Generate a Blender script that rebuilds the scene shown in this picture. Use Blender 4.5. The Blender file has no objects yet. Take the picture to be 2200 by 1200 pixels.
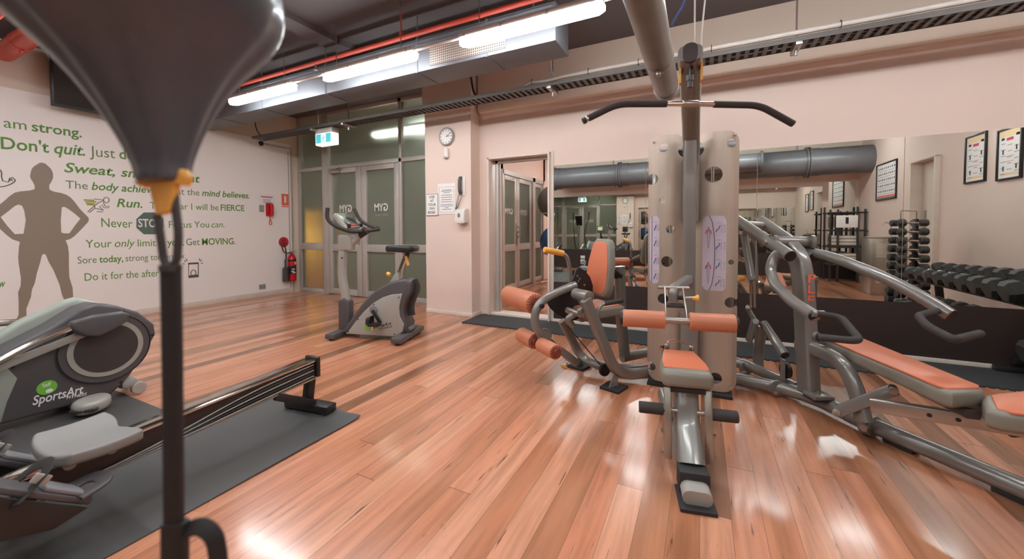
import bpy, bmesh, math, random
from mathutils import Vector, Matrix
random.seed(7)
SC = bpy.context.scene
COL = SC.collection
V = Vector
PI = math.pi

# ------------------------------------------------------------------ camera, world, exposure
CAM = V((0.0, 0.0, 1.15))
FPX, CX, CY = 830.6, 1100.0, 517.87
def _axes(yaw, pitch, roll):
    f = V((math.sin(yaw)*math.cos(pitch), math.cos(yaw)*math.cos(pitch), math.sin(pitch)))
    r = V((math.cos(yaw), -math.sin(yaw), 0)); u = r.cross(f)
    c, s = math.cos(roll), math.sin(roll)
    return c*r + s*u, -s*r + c*u, f
RGT, UPV, FWD = _axes(-0.458578, -0.0305248, -0.0040295)
cam_data = bpy.data.cameras.new('camera')
cam = bpy.data.objects.new('camera', cam_data); COL.objects.link(cam)
cam.matrix_world = Matrix(((RGT.x, UPV.x, -FWD.x, CAM.x), (RGT.y, UPV.y, -FWD.y, CAM.y), (RGT.z, UPV.z, -FWD.z, CAM.z), (0, 0, 0, 1)))
cam_data.sensor_fit = 'HORIZONTAL'; cam_data.sensor_width = 36
cam_data.lens = FPX/2200*36
cam_data.shift_y = -(600-CY)/2200
cam_data.clip_start = 0.02; cam_data.clip_end = 100
cam_data.dof.use_dof = True; cam_data.dof.focus_distance = 3.2
cam_data.dof.aperture_fstop = cam_data.lens/1000/0.007
SC.camera = cam
world = bpy.data.worlds.new('world'); SC.world = world; world.use_nodes = True
world.node_tree.nodes['Background'].inputs[0].default_value = (0.9, 0.85, 0.8, 1)
world.node_tree.nodes['Background'].inputs[1].default_value = 0.0
SC.view_settings.view_transform = 'Standard'; SC.view_settings.look = 'None'
SC.view_settings.gamma = 1; SC.view_settings.use_curve_mapping = False
SC.view_settings.exposure = 1.47
LAMP = 15.0            # emission of the ceiling battens
cy_ = SC.cycles
cy_.max_bounces = 16; cy_.glossy_bounces = 10; cy_.diffuse_bounces = 6; cy_.transmission_bounces = 8
cy_.caustics_reflective = True; cy_.caustics_refractive = True
cy_.sample_clamp_indirect = 6.0

# main planes of the room (metres): mirror wall, door wall, mural wall, right wall, wall behind, ceiling
D, DW, XL, XR, YB, ZC = 4.52, 4.78, -6.87, 3.10, -2.12, 3.25
CF = 4.30
def ray(x, y): return (x-CX)/FPX*RGT - (y-CY)/FPX*UPV + FWD
def on_z(x, y, z=0.0): d = ray(x, y); return CAM + d*((z-CAM.z)/d.z)
def on_y(x, y, Y): d = ray(x, y); return CAM + d*(Y/d.y)
def on_x(x, y, X): d = ray(x, y); return CAM + d*(X/d.x)
def on_p(x, y, p, n):
    d = ray(x, y); n = V((n[0], n[1], n[2] if len(n) > 2 else 0)); p = V((p[0], p[1], p[2] if len(p) > 2 else 0))
    return CAM + d*(((p-CAM).dot(n))/d.dot(n))

# ------------------------------------------------------------------ materials
def s2l(c): return tuple(((x/255)/12.92 if x/255 <= 0.04045 else ((x/255+0.055)/1.055)**2.4) for x in c)
class NT:
    def __init__(s, name):
        s.m = bpy.data.materials.new(name); s.m.use_nodes = True; s.t = s.m.node_tree; s.t.nodes.clear()
        s.out = s.t.nodes.new('ShaderNodeOutputMaterial'); s.b = s.t.nodes.new('ShaderNodeBsdfPrincipled')
        s.t.links.new(s.b.outputs[0], s.out.inputs[0])
    def n(s, typ, **kw):
        nd = s.t.nodes.new(typ)
        for k, v in kw.items(): setattr(nd, k, v)
        return nd
    def l(s, a, b): s.t.links.new(a, b)
    def set(s, sock, v):
        if hasattr(v, 'links') or hasattr(v, 'is_linked'): s.l(v, sock)
        else: sock.default_value = v
    def math(s, op, a, b=0.0, c=0.0):
        nd = s.n('ShaderNodeMath', operation=op)
        for i, v in enumerate((a, b, c)): s.set(nd.inputs[i], v)
        return nd.outputs[0]
    def pos(s): return s.n('ShaderNodeNewGeometry').outputs['Position']
    def obj(s): return s.n('ShaderNodeTexCoord').outputs['Object']
    def noise(s, vec, scale, detail=3, rough=0.5):
        nd = s.n('ShaderNodeTexNoise'); s.l(vec, nd.inputs['Vector']); nd.inputs['Scale'].default_value = scale
        nd.inputs['Detail'].default_value = detail; nd.inputs['Roughness'].default_value = rough
        return nd.outputs[0]
    def ramp(s, fac, stops):
        nd = s.n('ShaderNodeValToRGB'); e = nd.color_ramp.elements
        while len(e) < len(stops): e.new(0.5)
        for el, (p, c) in zip(e, stops): el.position = p; el.color = (*c, 1)
        s.l(fac, nd.inputs[0]); return nd.outputs[0]
    def mix(s, fac, a, b, typ='MIX'):
        nd = s.n('ShaderNodeMix', data_type='RGBA', blend_type=typ)
        s.set(nd.inputs[0], fac); s.set(nd.inputs[6], a if hasattr(a, 'links') else (*a, 1) if len(a) == 3 else a); s.set(nd.inputs[7], b if hasattr(b, 'links') else (*b, 1) if len(b) == 3 else b)
        return nd.outputs[2]
    def bump(s, h, strength=0.1, dist=0.01):
        nd = s.n('ShaderNodeBump'); nd.inputs['Strength'].default_value = strength; nd.inputs['Distance'].default_value = dist
        s.l(h, nd.inputs['Height']); s.l(nd.outputs[0], s.b.inputs['Normal'])
def mat(name, c, rough=0.5, metal=0.0, var=0.05, scale=6.0, bump=0.0, bscale=60.0, emit=0.0, coat=0.0, trans=0.0, spec=None, ior=None, lin=False):
    t = NT(name); c = c if lin else s2l(c)
    if var > 0:
        f = t.noise(t.obj(), scale, 4)
        t.l(t.ramp(f, ((0.3, tuple(x*(1-var) for x in c)), (0.7, tuple(min(1, x*(1+var)) for x in c)))), t.b.inputs['Base Color'])
    else: t.b.inputs['Base Color'].default_value = (*c, 1)
    t.b.inputs['Roughness'].default_value = rough; t.b.inputs['Metallic'].default_value = metal
    if coat: t.b.inputs['Coat Weight'].default_value = coat; t.b.inputs['Coat Roughness'].default_value = 0.08
    if trans: t.b.inputs['Transmission Weight'].default_value = trans
    if spec is not None: t.b.inputs['Specular IOR Level'].default_value = spec
    if ior: t.b.inputs['IOR'].default_value = ior
    if emit: t.b.inputs['Emission Color'].default_value = (*c, 1); t.b.inputs['Emission Strength'].default_value = emit
    if bump: t.bump(t.noise(t.obj(), bscale, 2), bump, 0.002)
    return t.m

def floor_material():
    t = NT('timber_floor'); p = t.pos()
    sx = t.n('ShaderNodeSeparateXYZ'); t.l(p, sx.inputs[0]); X, Y = sx.outputs[0], sx.outputs[1]
    u = t.math('DIVIDE', X, 0.112); row = t.math('FLOOR', u); fu = t.math('FRACT', u)
    wn = t.n('ShaderNodeTexWhiteNoise', noise_dimensions='1D'); t.l(row, wn.inputs['W'])
    yv = t.math('ADD', t.math('DIVIDE', Y, 2.3), t.math('MULTIPLY', wn.outputs['Value'], 7.3))
    brd = t.math('FLOOR', yv); fy = t.math('FRACT', yv)
    cb = t.n('ShaderNodeCombineXYZ'); t.l(row, cb.inputs[0]); t.l(brd, cb.inputs[1])
    w2 = t.n('ShaderNodeTexWhiteNoise', noise_dimensions='2D'); t.l(cb.outputs[0], w2.inputs['Vector'])
    rnd = w2.outputs['Value']
    base = t.ramp(rnd, ((0.0, s2l((116, 76, 52))), (0.14, s2l((150, 98, 67))), (0.32, s2l((186, 121, 85))), (0.65, s2l((208, 134, 100))), (1.0, s2l((220, 156, 124)))))
    # grain, stretched along the boards and shifted per board
    gv = t.n('ShaderNodeCombineXYZ'); t.l(t.math('MULTIPLY', X, 26.0), gv.inputs[0])
    t.l(t.math('ADD', t.math('MULTIPLY', Y, 1.6), t.math('MULTIPLY', rnd, 40.0)), gv.inputs[1]); t.l(t.math('MULTIPLY', rnd, 9.0), gv.inputs[2])
    g = t.noise(gv.outputs[0], 1.0, 6, 0.6)
    c1 = t.mix(t.ramp(g, ((0.36, (0.5,)*3), (0.60, (0, 0, 0)))), base, s2l((128, 76, 46)))
    # slow figure
    fv = t.n('ShaderNodeCombineXYZ'); t.l(t.math('MULTIPLY', X, 9.0), fv.inputs[0]); t.l(t.math('ADD', t.math('MULTIPLY', Y, 0.8), t.math('MULTIPLY', rnd, 17.0)), fv.inputs[1]); t.l(t.math('MULTIPLY', rnd, 31.0), fv.inputs[2])
    fg = t.noise(fv.outputs[0], 1.0, 3, 0.5)
    c2 = t.mix(t.ramp(fg, ((0.45, (0, 0, 0)), (0.75, (0.4,)*3))), c1, s2l((232, 166, 128)))
    # gum veins
    vv = t.n('ShaderNodeCombineXYZ'); t.l(t.math('MULTIPLY', X, 52.0), vv.inputs[0]); t.l(t.math('ADD', t.math('MULTIPLY', Y, 2.6), t.math('MULTIPLY', rnd, 53.0)), vv.inputs[1]); t.l(t.math('MULTIPLY', rnd, 77.0), vv.inputs[2])
    vn = t.noise(vv.outputs[0], 1.0, 4, 0.62)
    c3 = t.mix(t.ramp(vn, ((0.655, (0, 0, 0)), (0.70, (0.9,)*3))), c2, s2l((62, 38, 26)))
    gap = t.math('MAXIMUM', t.math('LESS_THAN', fu, 0.016), t.math('LESS_THAN', fy, 0.0016))
    c4 = t.mix(t.math('MULTIPLY', gap, 0.75), c3, s2l((66, 40, 28)))
    t.l(c4, t.b.inputs['Base Color'])
    rr = t.noise(p, 1.3, 3); t.l(t.math('ADD', t.math('MULTIPLY', rr, 0.10), 0.24), t.b.inputs['Roughness'])
    t.b.inputs['Coat Weight'].default_value = 0.6; t.b.inputs['Coat Roughness'].default_value = 0.13
    t.bump(t.math('MULTIPLY', gap, -1.0), 0.1, 0.002)
    return t.m
def wall_material(name, c, rough=0.75, stain=0.03):
    t = NT(name); c = s2l(c); p = t.pos()
    f = t.noise(p, 0.9, 4)
    t.l(t.ramp(f, ((0.3, tuple(x*(1-stain) for x in c)), (0.7, tuple(min(1, x*(1+stain)) for x in c)))), t.b.inputs['Base Color'])
    t.b.inputs['Roughness'].default_value = rough
    t.bump(t.noise(p, 180, 2), 0.05, 0.002)
    return t.m
def slot_material(name, c, c2):   # fine perforation for the air grille
    t = NT(name); o = t.pos(); sx = t.n('ShaderNodeSeparateXYZ'); t.l(o, sx.inputs[0])
    a = t.math('LESS_THAN', t.math('FRACT', t.math('MULTIPLY', sx.outputs[0], 45.0)), 0.55); b = t.math('LESS_THAN', t.math('FRACT', t.math('MULTIPLY', sx.outputs[2], 45.0)), 0.55)
    t.l(t.mix(t.math('MULTIPLY', a, b), s2l(c), s2l(c2)), t.b.inputs['Base Color']); t.b.inputs['Roughness'].default_value = 0.5
    return t.m
def brushed(name, c, metal, rough, axis=2):
    t = NT(name); o = t.obj(); mp = t.n('ShaderNodeMapping'); t.l(o, mp.inputs[0])
    sc = [14, 14, 14]; sc[axis] = 0.35; mp.inputs['Scale'].default_value = sc
    f = t.noise(mp.outputs[0], 1.0, 4); c = s2l(c)
    t.l(t.ramp(f, ((0.3, tuple(x*0.84 for x in c)), (0.7, tuple(min(1, x*1.12) for x in c)))), t.b.inputs['Base Color'])
    t.b.inputs['Roughness'].default_value = rough; t.b.inputs['Metallic'].default_value = metal
    return t.m
MT = {
 'floor': floor_material(),
 'wall': wall_material('cream_wall_paint', (226, 203, 189)),
 'mural': wall_material('white_mural_vinyl', (243, 233, 226), 0.5, 0.015),
 'upper': wall_material('beige_upper_paint', (222, 204, 186)),
 'ceil': wall_material('dark_ceiling_paint', (98, 90, 89)),
 'skirt': mat('skirting_white', (222, 206, 192), 0.45),
 'frame': mat('silver_aluminium', (186, 180, 172), 0.42, 0.25, 0.03),
 'frost': None,
 'duct': mat('galvanised_duct', (112, 113, 118), 0.5, 0.1, 0.05, 3.0),
 'red': mat('red_pipe_paint', (214, 92, 78), 0.38), 'redsign': mat('red_sign', (206, 40, 52), 0.45), 'redgloss': mat('red_gloss', (190, 22, 34), 0.25),
 'orangered': mat('orange_red_sign', (238, 110, 82), 0.5),
 'pipe': mat('grey_pvc', (104, 102, 104), 0.35), 'pipegrey': mat('galvanised_pipe', (128, 118, 110), 0.4, 0.35, 0.08),
 'metal': mat('silver_grey_paint', (132, 127, 121), 0.3, 0.3, 0.03, coat=0.4), 'chrome': mat('chrome', (215, 208, 200), 0.12, 1.0, 0.0),
 'steel': mat('satin_steel', (176, 168, 158), 0.32, 0.85, 0.03),
 'shroud': brushed('brushed_shroud', (190, 174, 158), 0.45, 0.36),
 'orange': mat('orange_vinyl', (208, 116, 82), 0.42, 0, 0.03, 8, 0.12, 400), 'gvinyl': mat('grey_vinyl', (134, 128, 116), 0.42, 0, 0.04, 8, 0.1, 400),
 'oroll': mat('tan_orange_vinyl', (200, 124, 92), 0.4, 0, 0.05, 6, 0.1, 300), 'odark': mat('dark_orange_pleat', (132, 62, 46), 0.5),
 'black': mat('black_plastic', (36, 32, 32), 0.4), 'rubber': mat('black_rubber', (44, 41, 40), 0.62, 0, 0.08, 12, 0.15, 300),
 'foam': mat('black_foam_grip', (58, 52, 50), 0.75), 'mat': mat('grey_rubber_mat', (76, 74, 72), 0.45, 0, 0.06, 3, 0.06, 200), 'gmat': mat('charcoal_interlocking_mat', (58, 58, 58), 0.8, 0, 0.05, 5, 0.2, 200),
 'dark': mat('charcoal_plastic', (84, 79, 80), 0.42, 0, 0.03), 'darker': mat('dark_brown_plastic', (66, 60, 58), 0.4, 0, 0.03), 'gplas': mat('silver_plastic', (168, 163, 154), 0.38, 0.1, 0.03), 'gshell': mat('pale_grey_green_shell', (158, 162, 150), 0.4, 0, 0.03),
 'lgrey': mat('seat_grey', (136, 132, 128), 0.45), 'panel': mat('dark_brown_panel', (52, 40, 36), 0.45, 0, 0.05), 'white': mat('white_plastic', (232, 224, 216), 0.4), 'paper': mat('white_paper', (236, 230, 226), 0.7, 0, 0.01), 'ink': mat('black_ink', (40, 38, 42), 0.7, 0, 0), 'greyink': mat('grey_ink', (130, 126, 128), 0.7, 0, 0),
 'green': mat('green_lettering', (96, 142, 58), 0.55, 0, 0), 'olive': mat('thin_green_lettering', (112, 132, 84), 0.55, 0, 0), 'taupe': mat('taupe_decal', (146, 130, 114), 0.6, 0, 0.02, 2), 'slate': mat('slate_green_decal', (92, 108, 98), 0.6, 0, 0.0), 'mark': mat('dark_line_decal', (96, 84, 78), 0.6, 0, 0), 'lime': mat('lime_decal', (168, 168, 44), 0.6, 0, 0), 'logo': mat('lime_logo', (116, 190, 66), 0.5, 0, 0),
 'yellow': mat('yellow_plastic', (236, 172, 78), 0.45), 'ball': mat('black_leather', (80, 84, 92), 0.36, 0, 0.1, 14, 0.1, 120, coat=0.35), 'strapmat': mat('black_webbing', (40, 35, 34), 0.6),
 'teal': mat('teal_exit_green', (76, 172, 178), 0.5, 0, 0, emit=0.13), 'exitwhite': mat('lit_white_diffuser', (250, 250, 250), 0.5, 0, 0, emit=0.3),
 'lamp': mat('lit_tube_diffuser', (244, 251, 255), 0.4, 0, 0, emit=LAMP), 'screen': mat('dark_screen', (58, 54, 50), 0.12), 'lcd': mat('lcd_green', (150, 170, 120), 0.3, 0, 0, emit=0.4),
 'blueball': mat('blue_ball', (40, 74, 118), 0.35), 'greyball': mat('charcoal_ball', (86, 80, 78), 0.33), 'lilac': mat('lilac_sticker', (196, 184, 196), 0.5, 0, 0.01), 'bluemark': mat('blue_print', (74, 92, 150), 0.6, 0, 0), 'pinkmark': mat('pink_print', (196, 80, 104), 0.6, 0, 0),
 'towel': mat('white_towel', (214, 204, 194), 0.9, 0, 0.04, 30, 0.6, 250), 'stainless': brushed('stainless_panel', (184, 176, 164), 0.8, 0.3), 'wood': mat('black_timber', (50, 45, 42), 0.5), 'signgrey': mat('sign_grey', (150, 150, 148), 0.5, 0, 0.0), 'cable': mat('black_cable', (48, 45, 46), 0.5), 'wcable': mat('white_conduit', (214, 204, 194), 0.45), 'bcable': mat('blue_cable', (70, 78, 128), 0.5), 'traym': mat('cable_tray_steel', (104, 98, 94), 0.5, 0.3), 'peach': mat('peach_print', (240, 208, 160), 0.6, 0, 0), 'doorw': wall_material('door_paint', (214, 200, 184), 0.5), 'ochre': mat('ochre_board', (255, 178, 62), 0.6), 'hall': wall_material('corridor_wall', (160, 160, 150)), 'kerb': mat('hex_rubber', (62, 60, 58), 0.5, 0, 0.05, 12),
}
def mirror_material():
    t = NT('mirror_glass'); t.b.inputs['Base Color'].default_value = (0.80, 0.82, 0.78, 1); t.b.inputs['Metallic'].default_value = 1; t.b.inputs['Roughness'].default_value = 0.0
    return t.m
MT['mirror'] = mirror_material()
def frost_material():
    t = NT('frosted_glass'); f = t.noise(t.pos(), 0.7, 2)
    t.l(t.ramp(f, ((0.3, s2l((160, 164, 148))), (0.7, s2l((172, 176, 160))))), t.b.inputs['Base Color'])
    t.b.inputs['Transmission Weight'].default_value = 0.72; t.b.inputs['Roughness'].default_value = 0.40; t.b.inputs['IOR'].default_value = 1.15
    return t.m
MT['frost'] = frost_material()

# ------------------------------------------------------------------ mesh tools
WL = {}
def frame_of(d, up=V((0, 0, 1))):
    d = V(d).normalized()
    if abs(d.dot(up)) > 0.97: up = V((0, 1, 0)) if abs(d.y) < 0.9 else V((1, 0, 0))
    a = up.cross(d).normalized(); b = d.cross(a).normalized()
    return a, b, d          # side, up, along
def fillet(pts, r, seg=6):
    pts = [V(p) for p in pts]
    if r <= 0 or len(pts) < 3: return pts
    out = [pts[0]]
    for i in range(1, len(pts)-1):
        p, a, b = pts[i], pts[i-1], pts[i+1]
        da, db = (a-p), (b-p); la, lb = da.length, db.length; da.normalize(); db.normalize()
        k = min(r, la*0.48, lb*0.48); s, e = p+da*k, p+db*k
        for j in range(seg+1):
            t = j/seg; out.append((1-t)**2*s + 2*t*(1-t)*p + t*t*e)
    out.append(pts[-1]); return out
class M:
    def __init__(s): s.bm = bmesh.new(); s.slots = []; s.cur = 0
    def use(s, m):
        if m not in s.slots: s.slots.append(m)
        s.cur = s.slots.index(m); return s
    def _take(s, b, mtx=None):
        if mtx is not None: b.transform(mtx)
        for f in b.faces: f.material_index = s.cur
        me = bpy.data.meshes.new('t'); b.to_mesh(me); b.free(); s.bm.from_mesh(me); bpy.data.meshes.remove(me); return s
    def box(s, c, size, rz=0.0, rot=None, bev=0.0, seg=2):
        b = bmesh.new(); bmesh.ops.create_cube(b, size=1.0); b.transform(Matrix.Diagonal((*size, 1)))
        if bev: bmesh.ops.bevel(b, geom=b.edges[:], offset=bev, segments=seg, profile=0.5, affect='EDGES')
        mx = Matrix.Translation(V(c)) @ (rot.to_4x4() if rot is not None else Matrix.Rotation(rz, 4, 'Z'))
        return s._take(b, mx)
    def bar(s, p0, p1, w, h, bev=0.004, up=V((0, 0, 1)), seg=2):     # rectangular bar; w sideways, h along up
        p0, p1 = V(p0), V(p1); a, u, d = frame_of(p1-p0, V(up))
        rot = Matrix((a, u, d)).transposed()
        return s.box((p0+p1)/2, (w, h, (p1-p0).length), rot=rot, bev=bev, seg=seg)
    def cyl(s, p0, p1, r, r2=None, n=20, bev=0.0):
        p0, p1 = V(p0), V(p1); L = (p1-p0).length; b = bmesh.new()
        bmesh.ops.create_cone(b, cap_ends=True, segments=n, radius1=r, radius2=r if r2 is None else r2, depth=L)
        if bev:
            es = [e for e in b.edges if len(e.link_faces) == 2 and any(len(f.verts) > 4 for f in e.link_faces)]
            bmesh.ops.bevel(b, geom=es, offset=bev, segments=3, profile=0.5, affect='EDGES')
        a, u, d = frame_of(p1-p0)
        return s._take(b, Matrix.Translation((p0+p1)/2) @ Matrix((a, u, d)).transposed().to_4x4())
    def tube(s, pts, r, fil=0.0, n=14, rect=None, up=(0, 0, 1), seg=6, closed=False, taper=None):
        P = fillet(pts, fil, seg); b = bmesh.new(); rings = []
        if rect:
            w, h, c = rect; c = min(c, w*0.49, h*0.49); prof = []
            for qx, qy, a0 in ((1, 1, 0), (-1, 1, 90), (-1, -1, 180), (1, -1, 270)):
                for k in range(4):
                    a = math.radians(a0+k*30); prof.append((qx*(w/2-c)+c*math.cos(a), qy*(h/2-c)+c*math.sin(a)))
        else: prof = [(r*math.cos(2*PI*k/n), r*math.sin(2*PI*k/n)) for k in range(n)]
        m = len(P); u = None
        for i, p in enumerate(P):
            if closed: d = (P[(i+1) % m]-P[i-1])
            else: d = (P[min(i+1, m-1)]-P[max(i-1, 0)])
            if d.length < 1e-9: d = V((0, 0, 1))
            d.normalize()
            if u is None: a, u, _ = frame_of(d, V(up))
            else:
                u = (u - d*u.dot(d)).normalized(); a = u.cross(d).normalized()
            k = 1.0
            if taper: k = taper[0]+(taper[1]-taper[0])*i/(m-1)
            rings.append([b.verts.new(p + a*x*k + u*y*k) for x, y in prof])
        q = len(prof)
        for i in range(m if closed else m-1):
            A, B = rings[i], rings[(i+1) % m]
            for k in range(q): b.faces.new((A[k], A[(k+1) % q], B[(k+1) % q], B[k]))
        if not closed: b.faces.new(rings[0][::-1]); b.faces.new(rings[-1])
        bmesh.ops.recalc_face_normals(b, faces=b.faces[:])
        return s._take(b)
    def prism(s, pts, vec, bev=0.0, seg=3, holes=()):
        b = bmesh.new(); vec = V(vec); vs = [b.verts.new(V(p)) for p in pts]
        f = b.faces.new(vs); r = bmesh.ops.extrude_face_region(b, geom=[f])
        for e in r['geom']:
            if isinstance(e, bmesh.types.BMVert): e.co += vec
        bmesh.ops.recalc_face_normals(b, faces=b.faces[:])
        if bev:
            caps = [f for f in b.faces if len(f.verts) == len(pts)] if len(pts) != 4 else [f for f in b.faces if abs(f.normal.normalized().dot(vec.normalized())) > 0.9]
            es = set(e for f in caps for e in f.edges)
            bmesh.ops.bevel(b, geom=list(es), offset=bev, segments=seg, profile=0.5, affect='EDGES')
        return s._take(b)
    def lathe(s, prof, o, axis=(0, 0, 1), n=28):
        o = V(o); a, u, d = frame_of(axis); b = bmesh.new(); rings = []
        for r, h in prof:
            if r < 1e-6: rings.append([b.verts.new(o+d*h)])
            else: rings.append([b.verts.new(o+d*h+a*r*math.cos(2*PI*k/n)+u*r*math.sin(2*PI*k/n)) for k in range(n)])
        for A, B in zip(rings, rings[1:]):
            for k in range(n):
                j = (k+1) % n
                if len(A) == 1 and len(B) == 1: continue
                if len(A) == 1: b.faces.new((A[0], B[j], B[k]))
                elif len(B) == 1: b.faces.new((A[k], A[j], B[0]))
                else: b.faces.new((A[k], A[j], B[j], B[k]))
        for R in (rings[0], rings[-1]):
            if len(R) > 1: b.faces.new(R)
        bmesh.ops.recalc_face_normals(b, faces=b.faces[:])
        return s._take(b)
    def sph(s, c, r, sc=(1, 1, 1), n=24, rot=None):
        b = bmesh.new(); bmesh.ops.create_uvsphere(b, u_segments=n, v_segments=n//2, radius=r)
        return s._take(b, Matrix.Translation(V(c)) @ (rot.to_4x4() if rot is not None else Matrix.Identity(4)) @ Matrix.Diagonal((*sc, 1)))
    def torus(s, c, R, r, axis=(0, 0, 1), n=32, m=10, sc=(1, 1)):
        a, u, d = frame_of(axis)
        return s.tube([V(c)+a*R*sc[0]*math.cos(2*PI*k/n)+u*R*sc[1]*math.sin(2*PI*k/n) for k in range(n)], r, n=m, closed=True, up=d)
    def quad(s, pts):
        b = bmesh.new(); b.faces.new([b.verts.new(V(p)) for p in pts]); return s._take(b)
    def mesh(s, me, mtx):
        b = bmesh.new(); b.from_mesh(me); return s._take(b, mtx)
    def build(s, name, mt=None, parent=None, loc=None, smooth=True, ang=38):
        me = bpy.data.meshes.new(name)
        if parent is not None: L = WL[parent.name]
        else:
            if loc is None:
                co = [v.co for v in s.bm.verts]
                loc = V(((min(c.x for c in co)+max(c.x for c in co))/2, (min(c.y for c in co)+max(c.y for c in co))/2, min(c.z for c in co)))
            L = V(loc)
        s.bm.transform(Matrix.Translation(-L)); s.bm.to_mesh(me); s.bm.free()
        if smooth:
            me.shade_smooth(); me.set_sharp_from_angle(angle=math.radians(ang))
        for k in (s.slots or [mt]): me.materials.append(MT[k] if isinstance(k, str) else k)
        o = bpy.data.objects.new(name, me); COL.objects.link(o)
        if parent is not None: o.parent = parent
        else: o.location = L
        WL[o.name] = L
        return o
def thing(name, label, cat, loc=(0, 0, 0), group=None):
    o = bpy.data.objects.new(name, None); COL.objects.link(o); o.location = loc; o.empty_display_size = 0.1
    o['label'] = label; o['category'] = cat
    if group: o['group'] = group
    WL[o.name] = V(loc); return o
def tag(o, label, cat, group=None):
    o['label'] = label; o['category'] = cat
    if group: o['group'] = group
    return o
def struct(o): o['kind'] = 'structure'; return o
def dup(root, loc, label=None, rz=None):
    r = root.copy(); COL.objects.link(r); r.location = loc
    if label: r['label'] = label
    if rz is not None: r.rotation_euler = (0, 0, rz)
    for ch in list(root.children):
        c = ch.copy(); COL.objects.link(c); c.parent = r
        for g in list(ch.children):
            d = g.copy(); COL.objects.link(d); d.parent = c
    return r
# lettering: flat meshes made with the built-in font
_font_cache = {}
def glyphs(body, bold=0.0, shear=0.0):
    k = (body, bold, shear)
    if k in _font_cache: return _font_cache[k]
    cu = bpy.data.curves.new('t', 'FONT'); cu.body = body; cu.size = 1.0; cu.offset = bold; cu.shear = shear; cu.resolution_u = 3; cu.fill_mode = 'FRONT'
    o = bpy.data.objects.new('t', cu); COL.objects.link(o)
    dg = bpy.context.evaluated_depsgraph_get(); me = bpy.data.meshes.new_from_object(o.evaluated_get(dg))
    bpy.data.objects.remove(o); bpy.data.curves.remove(cu)
    xs = [v.co.x for v in me.vertices]; r = (me, min(xs), max(xs)); _font_cache[k] = r
    return r
def write(mb, runs, p0, p1, up, cap, lift):
    """runs of (text, bold, italic, material) fitted between p0 and p1 on a surface; cap = cap height"""
    p0, p1, up, lift = V(p0), V(p1), V(up), V(lift); gap = 0.26; tot = 0; G = []
    for tx, bo, it, mt in runs:
        g = glyphs(tx, 0.016 if bo else 0.0, 0.22 if it else 0.0); G.append((g, mt)); tot += g[2]-g[1]
    tot += gap*(len(runs)-1); ex = (p1-p0); L = ex.length; ex.normalize(); k = L/tot; ky = cap/0.727; x = 0
    nz = ex.cross(up).normalized()
    for (me, a, b), mt in G:
        mb.use(mt); o = p0+ex*(x*k)+lift
        mx = Matrix(((ex.x*k, up.x*ky, nz.x, o.x-ex.x*a*k), (ex.y*k, up.y*ky, nz.y, o.y-ex.y*a*k), (ex.z*k, up.z*ky, nz.z, o.z-ex.z*a*k), (0, 0, 0, 1)))
        mb.mesh(me, mx); x += (b-a)+gap
    return mb

# ------------------------------------------------------------------ room shell
def bx(name, x0, x1, y0, y1, z0, z1, mt, bev=0.0, parent=None):
    return M().box(((x0+x1)/2, (y0+y1)/2, (z0+z1)/2), (x1-x0, y1-y0, z1-z0), bev=bev).build(name, mt, parent)
struct(bx('floor', -9.2, 3.4, YB-0.2, 9.6, -0.12, 0.0, 'floor'))
mb = M().box((-1.85, 1.3, ZC+0.06), (10.5, 7.1, 0.12))
mb.box((-3.70, 1.2, ZC-0.03), (0.22, 6.6, 0.06)); mb.box((-1.4, 1.2, ZC-0.004), (0.012, 6.4, 0.008)); mb.box((1.2, 1.2, ZC-0.004), (0.012, 6.4, 0.008)); mb.box((-5.3, 1.2, ZC-0.004), (0.012, 6.4, 0.008))
struct(mb.build('ceiling', 'ceil'))
struct(bx('wall_left', XL-0.15, XL-0.006, YB-0.15, DW+0.12, 0, ZC, 'upper'))
struct(bx('trim_1', XL-0.006, XL, YB, 4.64, 0.0, 2.73, 'mural'))
struct(bx('wall_right', XR, XR+0.15, YB-0.15, 0.42, 0, ZC, 'wall'))
mb = M().box((XR+0.075, (1.14+D+0.2)/2, ZC/2), (0.15, D+0.2-1.14, ZC)); mb.box((XR+0.075, 0.78, (2.20+ZC)/2), (0.15, 0.72, ZC-2.20))
struct(mb.build('wall_right', 'wall'))
struct(bx('wall_rear', XL-0.15, XR+0.15, YB-0.15, YB, 0, ZC, 'wall'))
DX0, DX1, DZ = -2.573, -1.69, 2.098
mb = M().box(((-2.715+DX0)/2, D+0.06, ZC/2), (DX0+2.715, 0.12, ZC)); mb.box(((DX0+DX1)/2, D+0.06, (DZ+ZC)/2), (DX1-DX0, 0.12, ZC-DZ)); mb.box(((DX1+XR)/2, D+0.06, ZC/2), (XR-DX1, 0.12, ZC))
struct(mb.build('wall_front', 'wall'))
struct(bx('wall_pillar', -3.46, -2.715, CF, DW+0.12, 0, ZC, 'wall'))
def bulkhead(name, pr, x0, x1):
    return struct(M().prism([(x0, y, z) for y, z in pr], (x1-x0, 0, 0)).build(name, 'upper', ang=25))
def bprof(y, s, zb, dp):     # bulging upper wall, s = direction into the room
    return [(y, zb), (y+s*dp*0.55, zb), (y+s*dp*0.8, zb+0.012), (y+s*dp*0.95, zb+0.04), (y+s*dp, zb+0.09), (y+s*dp, ZC), (y, ZC)]
bulkhead('trim_2', bprof(D, -1, 2.685, 0.10), -2.715+0.04, XR)
bulkhead('trim_3', bprof(CF, -1, 2.74, 0.05), -3.46, -2.675)
bulkhead('trim_4', bprof(YB, 1, 2.37, 0.16), XL, XR)
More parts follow.
